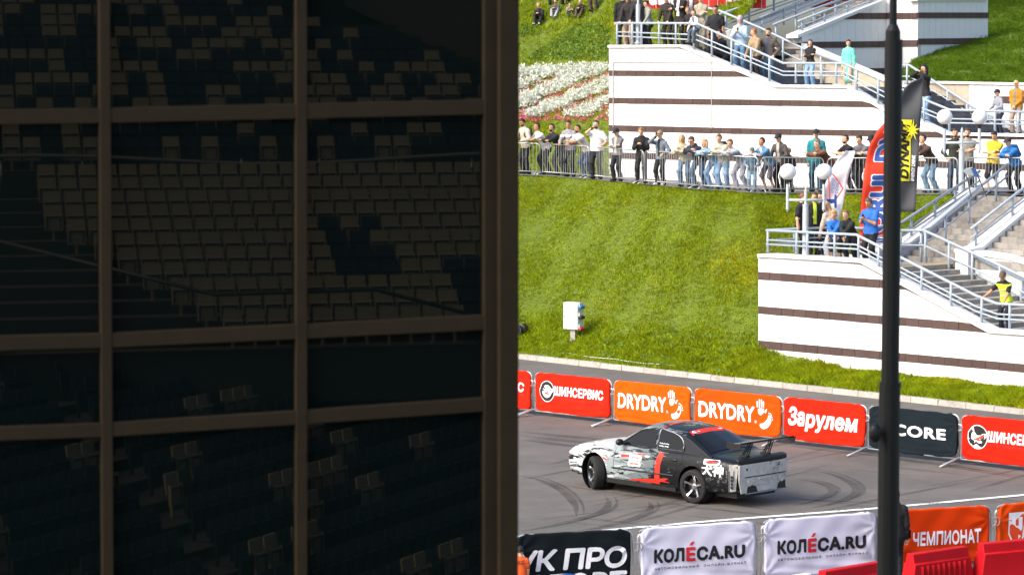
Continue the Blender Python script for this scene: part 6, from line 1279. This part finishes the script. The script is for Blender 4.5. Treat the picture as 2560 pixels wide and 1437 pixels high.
    # hair
    def head_mesh(name, f, m, lo_, hi_, hh_=.014):
        lo_ = np.array(lo_); n_ = np.ceil((np.array(hi_) - lo_) / hh_).astype(int) + 1
        Xh = np.stack(np.meshgrid(*[lo_[i] + np.arange(n_[i]) * hh_ for i in range(3)], indexing='ij'), -1).astype(np.float32); Fh = f(Xh)
        vh, qh = surfnet(Fh, lo_, hh_); vw = (vh @ np.array(FR) + np.array(hc)) * k
        hm = bpy.data.meshes.new(name); hm.from_pydata([tuple(x) for x in vw], [], qh.tolist()); hm.materials.append(m); hm.polygons.foreach_set('use_smooth', [True] * len(qh))
        ho = bpy.data.objects.new(name, hm); COL.objects.link(ho); ho.parent = root; return ho
    if hood not in ('scarf', 'up') and not bald:
        def fh(p):
            b = .006 + (.016 if curly else 0); e_ = d_ell(p, (0, -.008, .028), ((.083 + b) * hs, (.102 + b) * hs, (.108 + b) * hs))
            cut = np.minimum(p[..., 1] - .028, .074 * hs - p[..., 2]); cut2 = (-.035 if not long_ else -.2) - p[..., 2] ; F_ = np.maximum(np.maximum(e_, cut), cut2)
            cut3 = np.minimum(p[..., 1] + .015, .0 - p[..., 2]); F_ = np.maximum(F_, cut3)
            if long_:
                F_ = np.minimum(F_, d_cone(p, (0, -.06, .02), (0, -.085, -long_), .085, .06, (0, 1, 0), .7))
                for s in (-1, 1): F_ = np.minimum(F_, d_cone(p, (s * .08, -.02, .03), (s * .09, -.0, -long_ * .8), .03, .02))
            return F_ + (.012 if curly else .009) * np.sin(60 * p[..., 0] + ph) * np.sin(55 * p[..., 2]) * np.sin(50 * p[..., 1])
        head_mesh('hair', fh, ms[4], (-.14, -.19, -.12 - long_), (.14, .15, .19), .0135)
    if cap:
        def fc(p):
            e_ = d_ell(p, (0, -.004, .035), (.096 * hs, .118 * hs, .112 * hs)); F_ = np.maximum(e_, .035 - p[..., 2])
            if brim: F_ = np.minimum(F_, np.maximum(d_ell(p, (0, .10, .045), (.075, .095, .03)), np.abs(p[..., 2] - .045 + .1 * (p[..., 1] - .1)) - .009))
            return F_
        head_mesh('cap', fc, mat('cap_cloth', cap, .8), (-.14, -.16, -.01), (.14, .24, .2), .012)
    if pack:
        m = MB(); c = chest - fw * .17 - d * .06; m.box(c, xr * .13, fw * .075, d * .2); bo = m.build('backpack', mat('pack_cloth', pack, .8, bump=.3), root, world=False)
        bo.data.transform(Matrix.Scale(k, 4)); bv = bo.modifiers.new('b', 'BEVEL'); bv.width = .05; bv.segments = 3
        m = MB()
        for s in (-1, 1):
            m.tube([c + xr * s * .1 + d * .18, nb + xr * s * .1 + d * .02, chest + xr * s * .11 + fw * .125, chest - d * .15 + xr * s * .13 + fw * .06, c + xr * s * .12 - d * .15], .017, 5)
        so_ = m.build('strap', mat('pack_cloth', pack, .8, bump=.3), root, world=False); so_.data.transform(Matrix.Scale(k, 4))
    if glasses:
        m = MB()
        for s in (-1, 1): m.tube([hc + rt * (s * .031 + .021 * math.cos(a)) + up * (.02 + .016 * math.sin(a)) + fwd * .108 for a in np.linspace(0, 2 * math.pi, 8)], .003, 4)
        go = m.build('glasses', mat('eye', '15100e', .3), root, world=False); go.data.transform(Matrix.Scale(k, 4))
    return root, k, hc
def stripe_col(st, shirt): return 'e8e8ee' if st in ('sleeve', 'chest') else '777777'
def held(root, k, p, label, size=(.036, .006, .075), col='17171b', name='phone', cat='phone', tilt=0):
    M = Matrix.Translation(root.location) @ Matrix.Rotation(root.rotation_euler.z, 4, 'Z'); P = M @ (Vector(p) * k)
    t = thing(name, label, cat, P, root.rotation_euler.z)
    m = MB(); sx, sy, sz = size; m.box((0, 0, 0), (sx, 0, 0), (0, sy, 0), (0, 0, sz)); b = m.build('casing', mat('phone_casing', col, .35, var=.03), t, world=False); bv = b.modifiers.new('b', 'BEVEL'); bv.width = .004; bv.segments = 2
    m = MB(); m.box((0, -sy - .001, 0), (sx * .86, 0, 0), (0, .0008, 0), (0, 0, sz * .9)); m.build('screen', mat('phone_screen', '0c0d10', .12, var=0), t, world=False)
    if name == 'camera':
        m = MB(); m.lathe([(0, .03), (.07, .034), (.075, .03), (.075, 0)], (0, .02, 0), (0, 1, 0), n=14); m.build('lens', mat('phone_screen', '0c0d10', .12, var=0), t, world=False)
    t.rotation_euler.x = R(tilt); return t
# ------------------------------------------------------------------ the crowd
PF = {'stand': 1, 'pocket': 1, 'lean': .905, 'slump': .82, 'rail': .99, 'phone': 1, 'photo': 1, 'camera': 1, 'cross': 1, 'clasp': 1, 'sit': .60, 'crouch': .70, 'perch': .94, 'reach': .98}
G_A = 'spectators along the path barriers'; G_B = 'spectators on the lower terrace'; G_C = 'spectators on the upper stairs'; G_D = 'people sitting on the upper lawn'
def place(loc, px, ytop, pose, ang, shirt, pants, hair, label, group, Hmin=.95, **kw):
    y0 = proj(loc)[1]; s = FPX / (loc - CA).dot(FW); H = min(max((y0 - ytop) / s / PF[pose], Hmin), 2.0); return person(loc, H, pose, ang, shirt, pants, hair, label=label, group=group, **kw)
def pp_(px, ytop, back, pose, ang, shirt, pants, hair, label, **kw):
    f = fence(px); d = (fence(px + 10) - fence(px - 10)); d.z = 0; d.normalize(); nb = Vector((-d.y, d.x, 0)); nb = nb if nb.y > 0 else -nb
    loc = f + nb * back; loc = onz(px, proj(loc)[1], pathz(px)); return place(loc, px, ytop, pose, ang, shirt, pants, hair, label, G_A, **kw)
BLK = '1b1c20'; JN = '41597a'
r = pp_(1312, 294, .40, 'rail', 50, 'b5ae9e', BLK, '1f1713', 'dark-haired man in a beige jacket with a backpack, nearest the window frame', beard='3b2d26', pack='3a3d40', hp=20, skin='t')
pp_(1344, 307, .36, 'lean', 62, 'dcdcdc', BLK, '1f1713', 'young man in a white T-shirt with black shoulder stripes leaning on the steel barrier', sleeve='short', skin='t', turn=10)
pp_(1381, 311, .36, 'lean', 55, '1f2023', '24252a', '1f1713', 'bearded man in a black shirt leaning between two men in white', sleeve='long', beard='3b2d26', skin='t', turn=15)
pp_(1424, 301, .40, 'rail', 30, '8f8a94', '202126', '1f1713', 'man in a black and white patterned T-shirt with a black backpack', pat=.5, pack='222225', skin='t', stripe='chest', turn=10)
pp_(1446, 310, .38, 'lean', 62, 'cbc2bb', '3c4f6b', '1f1713', 'bearded man in a beige polo and blue jeans beside the tall white T-shirt', sleeve='short', beard='3b2d26', skin='t', turn=10)
r, k, hc = pp_(1492, 300, .5, 'photo', 22, 'e2e2e4', '1c1d22', '2a1d16', 'tall bearded man in a plain white T-shirt holding a phone to his face', sleeve='short', beard='3b2d26', thick=1.15); held(r, k, HANDS[1] + Vector((0, .03, .05)), 'silver phone held to the face of the tall man in white', col='9a9ca0')
pp_(1544, 320, .45, 'cross', 42, '6f6c72', BLK, '3b2f2a', 'man in a grey zipped hoodie and black cap, left end of the white wall', cap='1a1a1d', hood='down', inner='9fa69a', hp=22)
r, k, hc = pp_(1604, 318, .5, 'phone', 15, '17181b', '1a1b1f', '8a5f3c', 'ginger-haired boy in a black sweater looking at his phone', hp=18); held(r, k, HANDS[1] + Vector((-.05, .02, .06)), 'dark phone in the hands of the ginger-haired boy', col='1a1a1c')
r, k, hc = pp_(1652, 327, .45, 'photo', 38, '6a7580', '1b1c20', '6b4a30', 'young man in a grey denim hoodie and tan cap holding up a phone', cap='93805a', hood='down', inner='1b1c20', shoes='d5d5d5'); held(r, k, HANDS[1] + Vector((0, .03, .05)), 'purple-black phone held up by the tan-capped man', col='232033')
pp_(1705, 337, .42, 'lean', 20, 'b9b39d', '5a7693', 'c19a6a', 'blond woman in a sage shirt and blue jeans at the barrier', long_=.22, fem=True, hp=8)
pp_(1733, 335, .36, 'slump', 35, '2a3145', '4a617c', '4a3a33', 'man in a navy hoodie and dark sunglasses leaning on folded arms', shades=True, hood='down', hp=20)
pp_(1765, 350, .36, 'slump', 48, '6f9ec9', '6f94bb', 'b5946c', 'woman with sunglasses on her hair in a light blue denim jacket, leaning on the barrier', long_=.12, fem=True, inner='cfc8be', hp=0)
pp_(1799, 336, .40, 'lean', 25, 'bdbbab', '7fa3c6', '5b4a3e', 'man in a beige jacket, pale jeans and black backpack beside the stooping boy', pack='26272b', hp=15)
pp_(1830, 350, .36, 'slump', 55, '9aa0aa', '9b9bab', '6b4c33', 'boy in a pale grey hoodie and grey trousers stooping over the barrier', shoes='7a6450', turn=20, hp=12)
pp_(1880, 370, .45, 'rail', 10, '63829c', '7595ab', '3a2d25', 'small child in a grey helmet and denim behind the barrier', cap='5b6b66', brim=False, kid=True)
pp_(1905, 345, .36, 'lean', 48, '55809f', '5f5a63', '2a2220', 'dark-haired man in a blue denim jacket and grey shorts', shorts=True, inner='cdc9c4', skin='t', turn=-10)
pp_(1950, 333, .42, 'rail', 42, '4a4643', '20222a', '2b2320', 'man in a dark grey jacket, black cap and sunglasses at the barrier', cap='20222e', shades=True, hp=16, inner='b9b4a8', shoes='2a2622')
pp_(1973, 371, .32, 'rail', 35, '1d1d20', '20222a', 'b08060', 'child in black with an orange cap standing before the capped man', cap='b98a66', brim=False, kid=True)
pp_(2040, 318, .95, 'stand', 15, '1f7f8a', '245a6c', '3b2f2a', 'man in a teal jacket and black cap standing behind the brown-jacketed man', cap='1b1b1e', hp=10)
pp_(2047, 343, .38, 'slump', 55, '6d4a35', '35506e', '6b6763', 'grey-haired man in a brown corduroy jacket leaning with a phone', turn=10, hp=5)
pp_(2114, 335, .40, 'lean', 65, '17191c', '22252c', '2b211c', 'bearded man in a black T-shirt behind the white flag', sleeve='short', beard='2b211c', turn=10)
pp_(2150, 331, .42, 'lean', 38, '66646b', '2a2b33', '35291f', 'man in a grey denim jacket between the white and red flags', shoes='b9b0a4', hp=15)
pp_(2181, 330, .42, 'lean', 42, '8f8a86', '33353c', '35291f', 'man in a black cap half hidden by the red flag', cap='1b1b1e', hp=16, shoes='b9b0a4')
pp_(2307, 322, .38, 'lean', 60, '4b352d', '6e93ad', '1f1a18', 'man in a brown and black jacket right of the dark grey flag', inner='1c1c1e')
pp_(2386, 307, .8, 'pocket', 8, '2c302a', '34485f', '3a2a22', 'smiling man in a dark green pullover left of the lamp post', beard='3a2a22')
pp_(2417, 299, .8, 'cross', 12, '8f8d84', '23242b', '3a2a22', 'smiling man in a grey T-shirt with crossed arms beside the lamp globe', sleeve='short', beard='3a2a22')
pp_(2482, 326, .34, 'cross', 35, 'cfb32c', '1d1e22', '171516', 'man in a yellow T-shirt and black shorts with a bag strap across his chest', sleeve='short', shorts=True, hp=28, side=-6, skin='f')
pp_(2522, 343, .30, 'lean', 45, '2a6fb0', '1d2027', '2b2320', 'man in a bright blue jacket, dark cap and backpack at the right barrier', cap='2e2e38', pack='1f5f9e', hp=18)
# lower terrace
def tp(px, ytop, t, pose, ang, shirt, pants, hair, label, **kw):
    p = onp(px, 700, A1 + V1 * t, U1); p.z = LZ; return place(p, px, ytop, pose, ang, shirt, pants, hair, label, G_B, **kw)
tp(2001, 482, 1.6, 'stand', -60, '17181c', '1c1c20', '6b3f2c', 'red-haired man in a black polo turned away beside the lamp pole', sleeve='short', beard='6b3f2c', thick=1.1)
tp(2032, 474, 2.3, 'stand', -12, '1f2022', '2a2723', '4a3628', 'man with glasses and a yellow safety vest over black, behind the lamp crossbar', glasses=True, inner='cde23a', skin='f')
tp(2056, 474, 2.7, 'stand', 55, '2c3044', '25253a', '1f1713', 'dark-haired man in navy behind the blond woman', skin='f')
tp(2077, 502, .9, 'reach', 135, 'c2b0a2', 'bdbcc2', 'b9926a', 'long-haired blond woman in a beige jacket and pale trousers resting a hand on the rail', long_=.34, fem=True, rail=.78)
tp(2084, 527, .48, 'lean', 25, '2166b8', '1d1d22', 'b08d5c', 'curly blond boy in a bright blue jacket leaning on the terrace rail', curly=1, rail=.76, shorts=True, hp=5)
tp(2115, 526, .55, 'lean', 40, '1b1d20', '1f2024', '7a5a3c', 'boy in a black hooded jacket leaning beside the blue-jacketed boy', rail=.76, hood='down', hp=5)
r, k, hc = tp(2176, 493, .9, 'phone', 45, '2763b5', '17181c', '4f4038', 'balding man in a royal blue T-shirt looking at his phone beside the black pole', sleeve='short', thick=1.15, hp=25, skin='t'); held(r, k, HANDS[1] + Vector((-.05, .03, .05)), 'black phone held by the man in the royal blue T-shirt', tilt=-40)
p = onp(2512, 828, A1 + V1 * .62, U1); p.z = zl - .02
place(p, 2512, 676, 'reach', 40, '1b1c1f', '1d2030', '5a4a42', 'marshal in a yellow safety vest, cap and sunglasses gripping the lower rail', G_B, sleeve='short', vest='c3d92a', cap='5b463c', shades=True, rail=.74, hp=20, turn=5, skin='t')
# upper terrace
def up(px, ytop, t, z, pose, ang, shirt, pants, hair, label, **kw):
    p = onp(px, 200, A3 + V3 * t, U3); p.z = z; return place(p, px, ytop, pose, ang, shirt, pants, hair, label, G_C, **kw)
zs3 = lambda px: interp(px, [1705, 1936, 2120, 2360], [z_top, z_mid, z_mid, z_low])
up(1556, -26, 1.6, z_top, 'stand', 0, '18181b', '1b1b1f', '2a1d16', 'person in black behind the railing at the left end of the big wall')
up(1571, -14, .65, z_top, 'rail', 30, '2a2526', 'a18b79', '3a2a20', 'woman in a dark top and pleated beige trousers leaning on the railing', fem=True, rail=.76, long_=.2)
up(1580, -5, .95, z_top, 'clasp', 20, 'b9a893', '9c8573', '8c6a49', 'blond woman in sunglasses and a cream fur jacket', fem=True, shades=True, pat=.15)
up(1598, -22, .6, z_top, 'rail', 35, '22242a', '2a2b33', '2a1d16', 'person in a black puffer jacket leaning behind the grey lamp pole', rail=.76)
up(1619, 2, .60, z_top, 'rail', 62, '8d9087', '17181c', '2b1d16', 'boy in a sage green hoodie and black trousers beside the lamp pole', rail=.76, hood='down', shoes='9a9aa0')
up(1668, -12, .7, z_top, 'rail', 35, '2b2523', '2e2a2a', '8b8378', 'older man in a dark brown jacket bending over the railing', rail=.76, skin='f')
up(1700, -30, .75, z_top, 'cross', 40, '17181b', '2c2624', '2a1d16', 'man in black with a folded tan coat over his arms', inner='e0e0e0', hp=10)
up(1722, 20, .7, z_top - .05, 'rail', 50, '231f22', '222226', '8f6a48', 'small boy in black with his arm over the railing', rail=.76)
up(1727, -22, 1.3, z_top, 'stand', 10, '6b4a3a', '4a3a33', '3b2a20', 'woman in a brown jacket behind the small boy', fem=True, inner='dcdcea')
up(1752, -12, 1.1, z_top - .15, 'cross', 20, 'a39a88', '8f8877', 'a38a66', 'woman in a beige leopard-print blouse behind the seated girl', fem=True, pat=.6)
up(1737, 28, .22, zs3(1737) + .22, 'perch', 45, 'dcdde4', '56606a', '6b4532', 'girl in a varsity jacket with white sleeves sitting on the sloping wall cap', fem=True, shoes='7d6f5d', stripe='chest', hp=-5, turn=-10, inner='23263a')
up(1789, -30, 1.0, zs3(1800), 'stand', 20, '1d1e22', '1c1d20', '2a1d16', 'muscular man in a black quilted vest and T-shirt', sleeve='short', thick=1.15, skin='t')
r, k, hc = up(1806, 57, .75, zs3(1806) - .2, 'crouch', 62, '17181b', '17181b', '2a1a14', 'crouching man in black aiming a camera through the sloping railing', hp=0); held(r, k, HANDS[1] + Vector((-.05, .05, .02)), 'black camera held by the crouching man', (.07, .035, .05), '151517', 'camera', 'camera')
r, k, hc = up(1851, 30, .85, zs3(1851) - .05, 'phone', 25, 'a9c3dd', '5a7f9f', 'a39aa3', 'woman in a grey headscarf and light blue jacket holding a phone', hood='scarf', fem=True, shoes='b9c9c4', turn=15); held(r, k, HANDS[1] + Vector((-.05, .02, .06)), 'black phone held by the woman in the headscarf')
up(1889, 72, .62, zs3(1889) - .08, 'rail', 55, '9c8768', '2c262a', '9a5c36', 'ginger boy in a khaki jacket with one hand on the sloping rail', rail=.76, turn=-25)
up(1922, 45, .95, zs3(1922) - .08, 'pocket', 25, '574c44', '35566e', '2a1d16', 'bearded man in a brown and grey jacket over a printed blue T-shirt', beard='3b2d26', inner='31405c')
up(2026, 100, 1.0, z_mid, 'cross', 35, '1a1a1e', '7ea2c9', '2a1614', 'dark-haired woman in a black hoodie and ripped light jeans with crossed arms', fem=True, long_=.16, turn=20)
up(2121, 100, 1.0, z_mid - .05, 'stand', 30, '6fd6bd', 'b59a86', '3a1c18', 'woman in a long turquoise coat on the upper landing', fem=True, long_=.12, coat=.55, shorts=True, turn=20)
r, k, hc = up(2315, 160, .9, zs3(2315) - .05, 'camera', 62, '17161a', '8fb3cf', '15110f', 'long-haired woman in black and light jeans photographing behind the dark grey flag', fem=True, long_=.34); held(r, k, HANDS[1] + Vector((-.05, .03, .04)), 'phone raised by the woman behind the dark grey flag')
up(2498, 225, .62, z_low, 'rail', 62, '8a919c', '2b3040', '3a2d28', 'boy in a grey hoodie and navy cap resting his hands on the rail', cap='1f2130', rail=.76)
up(2543, 200, .75, z_low, 'clasp', 40, 'b5761d', 'a08a78', '8a6a50', 'bald man in sunglasses and a mustard cardigan at the frame edge', bald=True, shades=True, inner='77745c', thick=1.15)
# lawn
def lawn(px, ytop, py, pose, ang, shirt, pants, hair, label, **kw):
    p = up_at(px, py); return place(p, px, ytop, pose, ang, shirt, pants, hair, label, G_D, **kw)
lawn(1347, 2, 56, 'sit', 15, '19191c', '17171a', 'a3744a', 'blond boy in black sitting on the lawn, leftmost of the seated group', shoes='d5d5d8', turn=-30)
lawn(1388, -6, 40, 'sit', 20, '4e4d50', '9a9ca8', '3a2618', 'bearded man in a grey jacket and pale trousers sitting on the lawn', beard='3a2618')
lawn(1424, 4, 40, 'sit', -10, '8a8074', '23262e', '2b1d16', 'child in a patterned beige top sitting beside the woman in black', pat=.4)
lawn(1450, -6, 40, 'sit', 25, '1b1b1d', '4a3c38', 'c9b08c', 'fair-haired woman in black and a brown skirt sitting on the lawn', fem=True, long_=.12)
lawn(1484, -92, 30, 'stand', 30, '4a4038', '4c4038', '2a1d16', 'standing person in brown trousers on the lawn, upper body above the frame')
lawn(1380, -92, 12, 'stand', 0, '20242c', '262a33', '2a1d16', 'standing person in dark jeans behind the seated group, cut by the top edge')
lawn(1412, -96, 12, 'stand', 10, '1b1c20', '17181b', '2a1d16', 'standing person in black behind the seated child, cut by the top edge')
# people this side of the track
p = onz(2240, 1470, 0); p = ony(2231, 1700, 43.5); p.z = 0
place(p, 2236, 1217, 'stand', 180, '121316', '15161a', '121316', 'person in a black hooded jacket standing behind the black pole with hood up', None, hood='up', thick=1.1, shoes='101010')
held(*(lambda q: (q[0], q[1], Vector((.26, .05, .82))))(( [o for o in bpy.data.objects if o.name.startswith('person') and o.parent is None][-1], 1.0)), 'phone in the hand of the hooded person by the pole', col='55585c')
p = ony(1301, 1400, 41.5); p.z = 0
r, k, hc = place(p, 1301, 1371, 'stand', 180, 'd8561c', '1c1d22', '151515', 'marshal in an orange vest seen from behind at the bottom beside the window frame', None, cap='17181b', brim=False, sleeve='short', thick=1.2)
m = MB()
for s_, z0_, z1_, w_ in (('TRACK', .0, 0, 0), ('RANGE SAFETY', 1.34, 1.385, .15), ('OFFICER', 1.27, 1.318, .11)):
    if w_ == 0: continue
    v, f, sz = text2d(s_, .03); m.add([Vector((lerp(-w_, w_, a), -.155 + (lerp(-w_, w_, a)) ** 2 * 1.2, lerp(z0_, z1_, b))) * k for a, b in v], f, mat('black_print', '131313', .7))
m.build('back_print', None, r, world=False)
